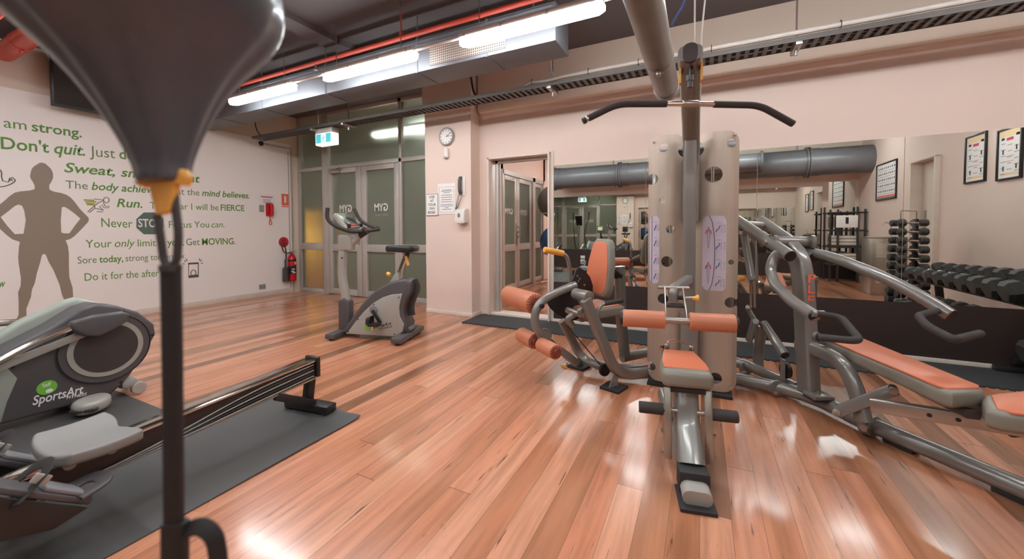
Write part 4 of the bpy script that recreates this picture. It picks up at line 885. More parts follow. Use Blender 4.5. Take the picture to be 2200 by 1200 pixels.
# --- leg extension station
LF, LA = V((-0.6, -0.8, 0)), V((0.8, -0.6, 0)); LFt, LAt = (-0.6, -0.8), (0.8, -0.6)
BF, AF = (-0.57, 2.78), (-0.92, 3.07); MF = (-0.745, 2.925)
def lb_(x, y): return on_p(x, y, BF, LAt)
def la_(x, y): return on_p(x, y, AF, LAt)
def lm_(x, y, off=0.0): return on_p(x, y, (MF[0]+LAt[0]*off, MF[1]+LAt[1]*off), LAt)
hubB, hubA = lb_(1262, 640), lb_(1224, 625)+(-LA)*0.0
RT = (0.085, 0.055, 0.02)
rectB = dict(rect=(0.05, 0.085, 0.02), up=LF)
part(M().tube([lb_(1258, 643), lb_(1318, 790), lb_(1345, 812)+V((0, 0, 0.03)), on_z(1392, 800, 0.07)], 0, 0.14, rect=(0.055, 0.08, 0.022), up=tuple(-LF), seg=10), 'front_leg', 'metal')
part(M().tube([la_(1208, 688), la_(1247, 765), on_z(1285, 786, 0.07), on_z(1390, 796, 0.075)], 0, 0.12, rect=(0.05, 0.07, 0.02), up=tuple(-LF), seg=10), 'rear_leg', 'metal')
for cpt in (on_z(1245, 788, 0), on_z(1319, 834, 0)):
    part(M().box(cpt+V((0, 0, 0.01)), (0.15, 0.15, 0.02), rz=math.atan2(LA.y, LA.x)+0.35, bev=0.003), 'rubber_foot', 'rubber')
    part(M().prism([cpt+LA*0.0+LF*(-0.03)+V((0, 0, 0.02)), cpt+LF*0.05+V((0, 0, 0.02)), cpt+LF*0.01+V((0, 0, 0.10)), cpt-LF*0.03+V((0, 0, 0.10))], LA*0.012), 'foot_gusset', 'metal')
hb = lb_(1266, 638); ha = hb-LA*0.16
part(M().cyl(hb, ha, 0.042, n=28, bev=0.004), 'pivot_tube', 'metal')
part(M().cyl(hb+LA*0.001, hb+LA*0.006, 0.028, n=24), 'pivot_cap', 'chrome'); part(M().cyl(hb+LA*0.005, hb+LA*0.012, 0.012, n=6), 'bolt', 'steel')
# curved cam plate
po = -0.02
cp = [lm_(x, y, po) for x, y in ((1242, 573), (1254, 580), (1266, 594), (1272, 612), (1271, 635), (1262, 662), (1248, 680), (1230, 688), (1212, 684), (1194, 674), (1180, 660), (1173, 648), (1186, 638), (1205, 628), (1220, 614), (1230, 596), (1235, 580))]
part(M().prism(cp, LA*0.012, bev=0.003), 'cam_plate', 'black')
for x, y in ((1238, 592), (1243, 598), (1240, 603), (1253, 611)): part(M().cyl(lm_(x, y, po)+LA*0.011, lm_(x, y, po)+LA*0.018, 0.008, n=10), 'bolt', 'steel')
part(M().tube([ha+LA*0.03, hb-LA*0.05+V((0, 0, -0.08))-LF*0.01, lb_(1232, 690)-LA*0.08, lb_(1248, 705)-LA*0.10], 0, 0.03, rect=(0.04, 0.05, 0.012)), 'cam_link', 'metal')
part(M().cyl(lb_(1245, 674), lb_(1245, 674)-LA*0.14, 0.022, n=18), 'cam_axle', 'steel')
# swinging arm with upper roller
part(M().tube([lm_(1236, 612), lm_(1205, 624), lm_(1172, 640), lm_(1152, 660), lm_(1148, 690), lm_(1156, 712), lm_(1170, 724)], 0.030, 0.06, n=18, seg=8), 'swing_arm', 'metal')
ub = lm_(1158, 655)
def roller(c, s, L, r, name='leg_roller'):
    d = LA*s; o = part(M().cyl(c+d*0.05, c+d*(0.05+L), r, n=32, bev=0.012), name, 'oroll')
    mb = M()
    for k in range(20):
        a = k*PI/10; u = V((0, 0, 1))*math.cos(a)+LF*math.sin(a); mb.bar(c+d*0.046+u*0.02, c+d*0.055+u*(r*0.96), 0.008, 0.006, 0.001)
    mb.cyl(c+d*0.03, c+d*0.052, 0.026, n=18); mb.build('pleated_end', 'odark', o)
    return o
roller(ub, -1, 0.44, 0.077, 'thigh_roller')
part(M().cyl(ub-LA*0.06, ub+LA*0.05, 0.016, n=14), 'roller_axle', 'black')
dk = lm_(1170, 722)
part(M().cyl(dk-LA*0.006, dk+LA*0.006, 0.058, n=28, bev=0.002), 'index_disc', 'metal'); part(M().cyl(dk+LA*0.006, dk+LA*0.03, 0.035, n=22), 'pivot_cap', 'metal')
l0, l1, l2 = lm_(1176, 726), lm_(1203, 752), lm_(1240, 780)
part(M().bar(l0, l1, 0.03, 0.035, up=LF), 'telescopic_bar', 'chrome'); part(M().bar(lm_(1200, 749), l2, 0.045, 0.055, up=LF, bev=0.008), 'telescopic_sleeve', 'metal')
for cpt in (lm_(1157, 737),): roller(cpt, -1, 0.21, 0.057)
roller(lm_(1157, 737)+LA*0.28, -1, 0.20, 0.050)
part(M().cyl(lm_(1157, 737)-LA*0.05, lm_(1157, 737)+LA*0.04, 0.014, n=12), 'roller_axle', 'chrome')
part(M().bar(lm_(1160, 737), lm_(1178, 732), 0.03, 0.03), 'roller_bracket', 'metal')
kk = lm_(1220, 775); part(M().cyl(kk, lm_(1213, 785), 0.011, n=12), 'pin', 'chrome'); part(M().lathe([(0.012, 0), (0.028, 0.006), (0.028, 0.018), (0.016, 0.026), (0, 0.026)], lm_(1214, 784), lm_(1211, 790)-lm_(1214, 784), 20), 'pull_knob', 'yellow')
# seat, backrest, post
bt, bb_ = lm_(1292, 512), lm_(1277, 634)
bu = (bt-bb_); bL = bu.length; bu.normalize(); bn = LA.cross(bu); bn = bn if bn.dot(LF) > 0 else -bn
def pad2(c0, u, side, L, w0, w1, th, n, name, mt='gvinyl', top='orange'):
    prof = [(0.0, w0*0.75), (0.03, w0*0.95), (0.08, w0), (L*0.6, (w0+w1)/2*1.03), (L-0.09, w1), (L-0.03, w1*0.86), (L, w1*0.55)]
    pts = [c0+u*t+side*x for t, x in prof]+[c0+u*t-side*x for t, x in reversed(prof)]
    p = part(M().prism(pts, n*th, bev=min(0.022, th*0.35), seg=4), name, mt, ang=50)
    c = sum(pts, V((0, 0, 0)))/len(pts); ins = [q+(c-q)*0.10 for q in pts]
    M().prism([q+n*(th-0.004) for q in ins], n*0.008, bev=0.003, seg=2).build('pad_facing', top, p, ang=50)
    return p
pad2(bb_-bn*0.07, bu, LA, bL, 0.135, 0.105, 0.075, bn, 'backrest')
pt = [lm_(1327, 572)-LF*0.02, lm_(1322, 620)-LF*0.05, lm_(1322, 662)-LF*0.05, lm_(1336, 764)-LF*0.03]
part(M().tube(pt, 0, 0.1, rect=(0.06, 0.085, 0.02), up=tuple(LF), seg=8), 'seat_post', 'metal')
part(M().box(lm_(1333, 770)+V((0, 0, -0.08)), (0.11, 0.11, 0.02), rz=0.5, bev=0.003), 'rubber_foot', 'rubber')
part(M().cyl(bb_+bu*0.24-bn*0.06, pt[0]+V((0, 0, -0.08)), 0.035, n=18), 'backrest_mount', 'black')
part(M().cyl(bb_+bu*0.24-bn*0.06+LA*0.0, bb_+bu*0.24-bn*0.13, 0.02, n=16), 'adjuster', 'yellow')
sc_ = lm_(1278, 655); sc_.z = 0.53
for_ = [sc_-LF*0.16-LA*0.15, sc_+LF*0.14-LA*0.17, sc_+LF*0.20-LA*0.13, sc_+LF*0.20+LA*0.13, sc_+LF*0.14+LA*0.17, sc_-LF*0.16+LA*0.15]
cushion([p-V((0, 0, 0.03)) for p in for_], V((0, 0, 0.075)), 'gvinyl', 'seat', 'orange', None, 0.02)
part(M().bar(sc_+V((0, 0, -0.05))+LF*0.15, pt[2]+V((0, 0, -0.02)), 0.06, 0.05), 'seat_beam', 'metal')
part(M().tube([lb_(1283, 680), lb_(1286, 662), lb_(1296, 652), lb_(1306, 650)], 0.013, 0.03, n=12), 'side_handle', 'metal'); part(M().tube([lb_(1298, 652), lb_(1336, 645)], 0.017, n=14), 'handle_grip', 'foam')
part(M().tube([la_(1225, 606), la_(1224, 575), la_(1219, 553), la_(1211, 545), la_(1195, 541)], 0.016, 0.05, n=12), 'side_handle', 'metal'); part(M().cyl(la_(1169, 536), la_(1210, 544), 0.024, n=20, bev=0.006), 'handle_grip', 'yellow')
part(M().tube([on_z(1336, 768, 0.08), on_z(1362, 762, 0.09), on_z(1395, 756, 0.09)], 0.04, n=14), 'floor_tube', 'metal')
part(M().tube([lb_(1235, 704)-LA*0.1, on_z(1297, 792, 0.08), ], 0.004, n=6), 'cable', 'cable'); part(M().tube([on_z(1300, 796, 0.08), on_z(1392, 785, 0.12)], 0.004, n=6), 'cable', 'cable')
pu = on_z(1299, 793, 0.09); part(M().cyl(pu-LA*0.012, pu+LA*0.012, 0.05, n=22, bev=0.003), 'pulley', 'black')

# --- press station
PG, PN = V((0.423, -0.906, 0)), V((0.906, 0.423, 0)); PP = V((0.63, 3.02, 0)); PNt, PGt = (0.906, 0.423), (0.423, -0.906)
def pn(x, y, off=0.0): return on_p(x, y, PP+PN*off, PNt)
def pg(x, y, along=0.0): return on_p(x, y, PP+PG*along, PGt)
# floor tubes
part(M().tube([on_z(1575, 812, 0.06), on_z(1660, 828, 0.06), on_z(1740, 850, 0.06), on_z(1815, 885, 0.06), on_z(1880, 915, 0.06), on_z(2200, 1050, 0.06), on_z(2420, 1142, 0.06)], 0.043, 0.2, n=20, seg=8), 'floor_tube', 'metal')
part(M().tube([on_z(1575, 778, 0.09), on_z(1605, 782, 0.09), on_z(1640, 800, 0.08), on_z(1712, 832, 0.07)], 0.038, 0.08, n=18), 'floor_tube', 'metal')
for x, y in ((1668, 832), (1602, 790)): c = on_z(x, y, 0.065); part(M().cyl(c-PG*0.006-PN*0.0, c+PG*0.012, 0.052, n=24, bev=0.002), 'tube_collar', 'metal'); part(M().cyl(c+V((0, 0, -0.02))+PG*0.05-PN*0.03, c+V((0, 0, -0.02))+PG*0.05-PN*0.052, 0.013, n=6), 'bolt', 'steel')
c = on_z(1868, 912, 0.06); part(M().cyl(c-PN*0.0-V((0.02, -0.02, 0)), c+V((0.02, -0.02, 0)), 0.058, n=24, bev=0.004), 'tube_collar', 'metal'); part(M().cyl(c+V((-0.03, -0.045, 0)), c+V((-0.045, -0.062, 0)), 0.02, n=6), 'bolt', 'steel')
for x, y in ((1935, 960), (2185, 1072), (1845, 906)):
    c = on_z(x, y, 0.0); part(M().box((c.x, c.y, 0.011), (0.13, 0.06, 0.022), rz=-0.88, bev=0.003), 'rubber_foot', 'rubber')
# upright, gooseneck top
ub0 = pn(1738, 838); up_ = [V((ub0.x, ub0.y, 0.10)), pn(1731, 700), pn(1725, 600), pn(1718, 558), pn(1700, 534), pn(1684, 527)]
part(M().tube(up_, 0, 0.10, rect=(0.08, 0.12, 0.016), up=tuple(PG), seg=10), 'press_upright', 'metal')
part(M().box(V((ub0.x, ub0.y, 0.112))+PG*0.08, (0.12, 0.10, 0.02), rz=0.45, bev=0.003), 'base_plate', 'metal')
part(M().box(V((ub0.x, ub0.y, 0.095))+PG*0.08, (0.12, 0.10, 0.012), rz=0.45), 'rubber_buffer', 'rubber')
part(M().cyl(V((ub0.x, ub0.y, 0.12))+PG*0.08, V((ub0.x, ub0.y, 0.14))+PG*0.08, 0.012, n=6), 'bolt', 'steel')
mb = M()
fxc = pn(1727, 620); fx = V((fxc.x, fxc.y, 0))+PG*0.0605
zt = pn(1733, 583).z
for k, ch in enumerate('FLEX'):
    z = zt-0.065-k*0.068; write(mb, [(ch, True, False, 'orangered')], fx-PN*0.020+V((0, 0, z)), fx+PN*0.024+V((0, 0, z)), UPZ, 0.054, PG*0.004)
part(mb, 'lettering', None, smooth=False)
# pivot
pv = pn(1698, 519); 
part(M().cyl(pv-PN*0.13, pv+PN*0.14, 0.036, n=24, bev=0.003), 'pivot_tube', 'metal')
for s in (-1, 1): part(M().box(pv+PN*s*0.125, (0.016, 0.11, 0.09), rz=math.atan2(PN.y, PN.x), bev=0.02), 'pivot_bracket', 'metal')
oF, oR = -0.13, 0.13
RR = 0.038
part(M().tube([pn(1584, 472, oF), pn(1698, 550, oF)], RR, n=22), 'rocker_arm', 'metal'); part(M().cyl(pn(1693, 547, oF), pn(1699, 551, oF), RR*0.9, n=22), 'arm_cap', 'black')
part(M().tube([pn(1634, 472, oR), pn(1748, 553, oR)], RR, n=22), 'rocker_arm', 'metal'); part(M().cyl(pn(1744, 550, oR), pn(1750, 554, oR), RR*0.9, n=22), 'arm_cap', 'black')
part(M().tube([pn(1604, 482, oF), pn(1644, 484, oR)], 0.028, n=16), 'arm_crossbar', 'metal')
for x, y in ((1595, 500), (1645, 520)): c = pn(x, y, oF-0.04); part(M().cyl(c+PN*0.03, c-PN*0.012, 0.016, n=8), 'bolt', 'steel')
f0, f1 = pn(1680, 540, oF), pn(1750, 678, oF-0.17)
def off_(a): return oF-0.17*a
part(M().tube([pn(1686, 537, oF), pn(1664, 550, off_(0.15)), pn(1654, 578, off_(0.35)), pn(1664, 610, off_(0.55)), pn(1700, 646, off_(0.8)), f1], 0.032, 0.07, n=20, seg=10), 'press_arm', 'metal'); part(M().cyl(pn(1746, 675, oF-0.17), pn(1751, 679, oF-0.17), 0.030, n=20), 'arm_cap', 'black')
r1 = pn(2042, 676, oR+0.17)
part(M().tube([pn(1735, 540, oR), pn(1790, 552, oR+0.03), pn(1900, 595, oR+0.09), pn(1985, 640, oR+0.14), r1], 0.032, 0.1, n=20, seg=10), 'press_arm', 'metal'); part(M().cyl(pn(2039, 674, oR+0.17), pn(2043, 677, oR+0.17), 0.030, n=20), 'arm_cap', 'black')
# D handles : run in a near horizontal plane
h0 = pn(1752, 673, oF-0.17); hz = h0.z
def hp(x, y, z): return on_z(x, y, z)
part(M().tube([h0+PN*0.0, hp(1808, 681, hz-0.01), hp(1850, 733, hz-0.05), hp(1758, 724, hz-0.06)], 0.0165, 0.05, n=16, seg=8), 'press_handle', 'foam'); part(M().cyl(hp(1758, 724, hz-0.06), hp(1750, 722, hz-0.06), 0.022, n=14, bev=0.003), 'handle_knob', 'dark')
part(M().cyl(h0-PN*0.02, hp(1770, 674, hz-0.003), 0.018, n=14), 'handle_stub', 'metal')
h1 = pn(2020, 665, oR+0.17); hz1 = h1.z
part(M().tube([h1, hp(1972, 678, hz1+0.0), hp(1992, 700, hz1-0.02), hp(2050, 730, hz1-0.04), hp(2106, 716, hz1-0.04)], 0.0165, 0.04, n=16, seg=8), 'press_handle', 'foam')
# linkage behind the upright
part(M().tube([pn(1599, 505, oF), pn(1613, 590, oF+0.02), pn(1617, 603, oF+0.02)], 0.026, n=16), 'actuator_tube', 'metal')
for dx in (0, 8): part(M().tube([pn(1612+dx, 598, oF+0.02), pn(1614+dx, 660, oF+0.03)], 0.009, n=12), 'actuator_rod', 'chrome')
kn = pn(1598, 597, oF); part(M().cyl(kn, kn-PN*0.04, 0.022, n=18, bev=0.004), 'pull_knob', 'yellow')
for o_ in (-0.10, -0.03): part(M().bar(pn(1604, 658, o_), pn(1623, 690, o_), 0.012, 0.045, up=PG, bev=0.003), 'link_plate', 'metal')
part(M().cyl(pn(1606, 659, -0.13), pn(1606, 659, 0.0), 0.014, n=12), 'link_pin', 'steel'); part(M().cyl(pn(1624, 690, -0.14), pn(1624, 690, 0.03), 0.020, n=14), 'link_pin', 'metal')
part(M().bar(pn(1621, 688, -0.12), pn(1608, 735, -0.12), 0.014, 0.07, up=PG, bev=0.004), 'link_plate', 'metal')
part(M().tube([pn(1640, 694, -0.06), pn(1686, 762, -0.06)], 0.030, n=16), 'swing_tube', 'metal'); part(M().cyl(pn(1684, 760, -0.06), pn(1687, 764, -0.06), 0.027, n=16), 'arm_cap', 'black')
part(M().tube([pn(1637, 700, -0.02), pn(1628, 760, -0.02), pn(1630, 800, -0.02)], 0, 0.05, rect=(0.07, 0.05, 0.012)), 'link_post', 'metal')
c = pn(1688, 795, -0.02); part(M().cyl(c-PN*0.012, c+PN*0.012, 0.055, n=26, bev=0.003), 'pulley', 'black'); part(M().bar(c+PN*-0.02+V((0, 0, 0.08)), c-PN*0.02-V((0, 0, 0.07)), 0.008, 0.05, up=PG), 'pulley_bracket', 'metal')
# curved bench leg, bench, rail
part(M().tube([pn(1716, 742), pn(1762, 752), pn(1812, 780), pn(1840, 835), pn(1856, 905)], 0, 0.16, rect=(0.06, 0.085, 0.025), up=(0, 0, 1), seg=10), 'bench_leg', 'metal')
part(M().prism([pn(1745, 742, -0.02), pn(1772, 742, -0.02), pn(1772, 752, -0.02), pn(1745, 756, -0.02)], PN*0.04), 'bench_bracket', 'metal')
bz0, bz1 = 0.425, 0.50
A0, A1, A2, A3 = on_z(1757, 722, bz0), on_z(2036, 840, bz1), on_z(2129, 838, bz1), on_z(1842, 722, bz0)
def lerp(a, b, t): return a+(b-a)*t
near, far = lambda t: lerp(A0, A1, t), lambda t: lerp(A3, A2, t)
pts = [near(0.02), near(0.3), near(0.6), near(0.85), near(0.97), lerp(near(1.0), far(1.0), 0.12), lerp(near(1.0), far(1.0), 0.85), far(0.97), far(0.85), far(0.6), far(0.3), far(0.05), lerp(far(0.0), near(0.0), 0.25), lerp(far(0.0), near(0.0), 0.8)]
th = V((0, 0, -0.075)); bo = part(M().prism([p+th for p in pts], -th, bev=0.024, seg=4), 'bench_pad', 'gvinyl', ang=50)
cc = sum(pts, V((0, 0, 0)))/len(pts); M().prism([p+(cc-p)*0.045+V((0, 0, -0.006)) for p in pts], (0, 0, 0.011), bev=0.004, seg=2).build('pad_facing', 'orange', bo, ang=50)
bd_ = ((A1+A2)/2-(A0+A3)/2); bd_.z = 0; bd_.normalize(); bs_ = V((-bd_.y, bd_.x, 0))
q = lambda x, y: V((x, y, 0.475))
pts = [q(0.955, 2.06), q(0.985, 2.035), q(1.10, 2.045), q(1.36, 2.075), q(1.42, 2.12), q(1.43, 2.42), q(1.36, 2.49), q(1.21, 2.375), q(1.06, 2.262), q(1.015, 2.225)]
bo = part(M().prism([p+th for p in pts], -th, bev=0.022, seg=4), 'bench_seat_pad', 'gvinyl', ang=50)
cc = sum(pts, V((0, 0, 0)))/len(pts); M().prism([p+(cc-p)*0.05+V((0.02, 0, -0.006)) for p in pts], (0, 0, 0.011), bev=0.004, seg=2).build('pad_facing', 'orange', bo, ang=50)
rl0, rl1 = on_z(1870, 868, 0.29), on_z(2200, 920, 0.355); rdir = (rl1-rl0).normalized(); rl1 = rl1+rdir*0.35
part(M().bar(rl0, rl1, 0.045, 0.06, bev=0.006), 'bench_rail', 'steel')
for k in range(7): c = rl0+rdir*(0.20+0.085*k)-bs_*0.0; sdv = V((rdir.y, -rdir.x, 0)).normalized(); part(M().cyl(c+sdv*0.0215, c+sdv*0.0235, 0.009, n=14), 'adjustment_hole', 'ink')
part(M().bar(on_z(1797, 885, 0.13), on_z(1924, 835, 0.33), 0.014, 0.06, bev=0.006, up=(0.3, 0, 1)), 'support_link', 'metal')
for p in (on_z(1799, 884, 0.13), on_z(1921, 836, 0.33)): part(M().cyl(p+V((0.0, 0.02, 0)), p+V((-0.01, -0.025, 0)), 0.02, n=16, bev=0.002), 'bolt', 'steel')
c = on_z(2085, 878, 0.375); part(M().box(c, (0.06, 0.07, 0.085), rz=math.atan2(bd_.y, bd_.x), bev=0.005), 'seat_bracket', 'metal'); part(M().cyl(c+V((-0.01, -0.03, 0)), c+V((-0.015, -0.05, 0)), 0.014, n=12), 'bolt', 'steel')
part(M().tube([on_z(1700, 740, 0.33) if False else lerp(A0, A3, 0.5)+bd_*0.1+V((0, 0, -0.085)), (A1+A2)/2+bd_*0.02+V((0, 0, -0.09))], 0, rect=(0.05, 0.03, 0.008)), 'bench_frame', 'darker')
c = on_z(2168, 927, 0.30); part(M().cyl(c, c+bs_*(-0.0)+V((0.16, 0.06, 0.02)), 0.022, n=18, bev=0.006), 'foot_grip', 'foam')
e = (rl1+V((0, 0, 0))); part(M().bar((e.x, e.y, 0.02), (e.x, e.y, e.z-0.03), 0.05, 0.05, up=(0, 1, 0)), 'rail_leg', 'metal'); part(M().box((e.x, e.y, 0.012), (0.3, 0.07, 0.024), rz=0.6, bev=0.004), 'rubber_foot', 'rubber')

# ------------------------------------------------------------------ exercise bike
EB = thing('exercise_bike', 'grey upright exercise bike standing in front of the glazed doors', 'exercise bike', (-3.2, 3.04, 0))
be, bn_ = V((0.9636, 0.2672, 0)), V((-0.2672, 0.9636, 0)); b0 = V((-3.2, 3.04, 0))
def B(s_, n_, z): return b0+be*s_+bn_*n_+V((0, 0, z))
def bp_(x, y, n_=0.0): p = b0+bn_*n_; return on_p(x, y, (p.x, p.y), (bn_.x, bn_.y))
def bpart(mb, name, mt=None, parent=None, **k): return mb.build(name, mt, parent or EB, **k)
BO = [(-0.29, 0.06), (-0.20, 0.045), (0.36, 0.045), (0.45, 0.09), (0.47, 0.17), (0.43, 0.25), (0.425, 0.34), (0.46, 0.43), (0.51, 0.52), (0.505, 0.60), (0.46, 0.645), (0.38, 0.635), (0.26, 0.60), (0.17, 0.555), (0.06, 0.48), (-0.06, 0.36), (-0.16, 0.23), (-0.24, 0.12)]
bpart(M().prism([B(s_, -0.10, z) for s_, z in BO], bn_*0.20, bev=0.025, seg=3), 'shell', 'dark', ang=40)
SO = [(-0.235, 0.05), (0.35, 0.048), (0.42, 0.10), (0.435, 0.18), (0.39, 0.26), (0.385, 0.35), (0.405, 0.44), (0.42, 0.495), (0.30, 0.482), (0.20, 0.45), (0.09, 0.385), (-0.02, 0.29), (-0.11, 0.19), (-0.19, 0.09)]
for sgn in (-1, 1): bpart(M().prism([B(s_, sgn*0.098, z) for s_, z in SO], bn_*sgn*0.014, bev=0.006), 'side_cover', 'gplas')
for s_, z in ((-0.2, 0.075), (-0.08, 0.21), (0.10, 0.375), (0.385, 0.455), (0.33, 0.07)): bpart(M().cyl(B(s_, -0.111, z), B(s_, -0.115, z), 0.007, n=10), 'screw', 'black')
bpart(M().tube([B(0.455, 0, 0.25), B(0.44, 0, 0.36), B(0.478, 0, 0.46), B(0.52, 0, 0.55), B(0.49, 0, 0.62)], 0, 0.05, rect=(0.13, 0.02, 0.008)), 'rear_grille', 'darker')
bpart(M().bar(B(-0.335, -0.24, 0.045), B(-0.335, 0.24, 0.045), 0.11, 0.055, bev=0.016), 'front_foot', 'dark')
bpart(M().bar(B(0.43, -0.28, 0.05), B(0.43, 0.28, 0.05), 0.12, 0.06, bev=0.018), 'rear_foot', 'dark')
bpart(M().bar(B(0.37, 0, 0.06), B(0.45, 0, 0.15), 0.15, 0.12, bev=0.02), 'foot_cover', 'dark')
for s_, n_ in ((-0.335, -0.2), (-0.335, 0.2), (0.43, -0.24), (0.43, 0.24)): bpart(M().cyl(B(s_, n_, 0.0), B(s_, n_, 0.025), 0.025, n=14), 'levelling_foot', 'black')
bpart(M().prism([B(-0.36, -0.05, 0.06), B(-0.36, -0.05, 0.38), B(-0.29, -0.05, 0.42), B(-0.235, -0.05, 0.38), B(-0.23, -0.05, 0.06)], bn_*0.10, bev=0.012), 'mast_boot', 'dark')
bpart(M().tube([B(-0.285, 0, 0.30), B(-0.30, 0, 0.45), B(-0.335, 0, 0.62), B(-0.335, 0, 0.80), B(-0.31, 0, 0.98)], 0, 0.12, rect=(0.075, 0.085, 0.025), up=tuple(be), seg=8), 'mast', 'gplas')
bpart(M().cyl(B(-0.31, -0.036, 0.85), B(-0.31, -0.039, 0.85), 0.010, n=12), 'mast_hole', 'ink')
bpart(M().box(B(-0.275, 0, 1.015), (0.16, 0.10, 0.17), rz=math.atan2(be.y, be.x), bev=0.02), 'mast_head', 'gplas')
bpart(M().tube([B(-0.23, 0, 0.98), B(-0.11, 0, 1.10)], 0.034, n=18), 'bar_clamp', 'gplas')
bpart(M().tube([B(-0.13, 0, 1.08), B(-0.04, 0, 1.15)], 0.045, n=18, taper=(0.7, 1.0)), 'bar_boot', 'black')
hbL = [bp_(704, 446, -0.22), bp_(702, 470, -0.22), bp_(719, 485, -0.20), bp_(752, 498, -0.12), bp_(790, 496, 0.02), bp_(815, 492, 0.12)]
hbR = [bp_(761, 448, 0.22), bp_(773, 473, 0.22), bp_(790, 483, 0.21), bp_(812, 490, 0.15)]
bpart(M().tube(hbL, 0.020, 0.07, n=16), 'handlebar', 'foam'); bpart(M().tube(hbR, 0.019, 0.06, n=16), 'handlebar', 'foam')
c4 = [bp_(719, 457, -0.14), bp_(744, 457, 0.14), bp_(776, 486, 0.14), bp_(747, 488, -0.14)]
nn = (c4[1]-c4[0]).cross(c4[3]-c4[0]).normalized(); nn = nn if nn.dot(be) > 0 else -nn
con = bpart(M().prism([p-nn*0.05 for p in c4], nn*0.05, bev=0.008), 'console', 'gplas')
cc = sum(c4, V((0, 0, 0)))/4; M().prism([p+(cc-p)*0.12 for p in c4], nn*0.003).build('console_screen', 'screen', con)
m_ = lambda u, v: lerp(lerp(c4[0], c4[1], u), lerp(c4[3], c4[2], u), v)+nn*0.004
mb = M().use('redsign').prism([m_(0.3, 0.80), m_(0.85, 0.80), m_(0.85, 0.87), m_(0.3, 0.87)], nn*0.001); mb.use('paper')
for r_ in range(3):
    for k in range(5): mb.prism([m_(0.25+0.11*k, 0.58+0.07*r_), m_(0.32+0.11*k, 0.58+0.07*r_), m_(0.32+0.11*k, 0.62+0.07*r_), m_(0.25+0.11*k, 0.62+0.07*r_)], nn*0.001)
mb.build('console_buttons', None, con)
mb = M()
for u in (0.05, 0.95): mb.box(m_(u, 0.97)+nn*0.01, (0.03, 0.03, 0.04), bev=0.004)
mb.build('reading_rest', 'black', con)
bpart(M().prism([bp_(836, 606, -0.045), bp_(848, 588, -0.045), bp_(856, 584, -0.045), bp_(857, 606, -0.045)], bn_*0.09, bev=0.005), 'post_socket', 'gplas')
bpart(M().tube([bp_(852, 600), bp_(872, 545)], 0, rect=(0.05, 0.035, 0.008), up=tuple(bn_)), 'seat_stem', 'chrome')
bpart(M().tube([bp_(873, 556), bp_(877, 541)], 0.02, n=12), 'seat_clamp', 'black')
kb = bp_(838, 590, -0.05); bpart(M().cyl(kb, bp_(831, 587, -0.05), 0.022, n=18, bev=0.006), 'adjust_knob', 'yellow')
sc0 = bp_(863, 532); ps_ = [(-0.17, 0.03), (-0.15, 0.05), (-0.05, 0.065), (0.04, 0.11), (0.12, 0.125), (0.155, 0.10), (0.165, 0.03)]
pts = [sc0+be*s_+bn_*w_ for s_, w_ in ps_]+[sc0+be*s_-bn_*w_ for s_, w_ in reversed(ps_)]
bpart(M().prism([p+V((0, 0, -0.045)) for p in pts], (0, 0, 0.07), bev=0.026, seg=5), 'saddle', 'black', ang=60)
tg = bpart(M().prism([bp_(869, 551, -0.02), bp_(874, 549, -0.02), bp_(880, 568, -0.02), bp_(875, 571, -0.02)], bn_*0.004), 'hang_tag', 'yellow')
bpart(M().bar(bp_(872, 541, -0.03), bp_(890, 539, -0.03), 0.012, 0.012), 'seat_lever', 'black')
ck_ = bp_(803, 665, -0.11)
bpart(M().cyl(ck_+bn_*0.006, ck_-bn_*0.012, 0.045, n=28, bev=0.004), 'crank_boss', 'greyink')
pe = bp_(818, 694, -0.15)
bpart(M().bar(ck_-bn_*0.03, pe+bn_*0.0, 0.022, 0.032, bev=0.006, up=be), 'crank_arm', 'black'); 
bpart(M().box(pe-bn_*0.06+be*(-0.04)+V((0, 0, 0.0)), (0.10, 0.10, 0.03), rz=math.atan2(be.y, be.x), bev=0.008).tube([pe-bn_*0.10-be*0.09, pe-bn_*0.10-be*0.09+V((0, 0, 0.07)), pe-bn_*0.02-be*0.09+V((0, 0, 0.08)), pe-bn_*0.02-be*0.09], 0, 0.03, rect=(0.05, 0.006, 0.002)), 'pedal', 'black')
bpart(M().box(pe-bn_*0.11+V((0, 0, -0.03))-be*0.03, (0.02, 0.006, 0.035), bev=0.002), 'pedal_tab', 'yellow')
ck2 = ck_+bn_*0.235; bpart(M().bar(ck2, ck2-be*0.08+V((0, 0, 0.12)), 0.022, 0.032, bev=0.006, up=be), 'crank_arm', 'black'); bpart(M().box(ck2-be*0.08+V((0, 0, 0.12))+bn_*0.06, (0.1, 0.1, 0.03), rz=0.27, bev=0.008), 'pedal', 'black')
lg = bp_(789, 703, -0.113); bpart(M().cyl(lg+bn_*0.001, lg-bn_*0.002, 0.032, n=24), 'logo_badge', 'logo')
mb = M(); write(mb, [('SportsArt', True, True, 'black')], bp_(797, 706, -0.1135), bp_(841, 697, -0.1135), (0, 0, 1), 0.035, (0, 0, 0)); write(mb, [('FITNESS', True, True, 'black')], bp_(814, 708, -0.1135), bp_(843, 702, -0.1135), (0, 0, 1), 0.014, (0, 0, 0)); bpart(mb, 'lettering', None, smooth=False)

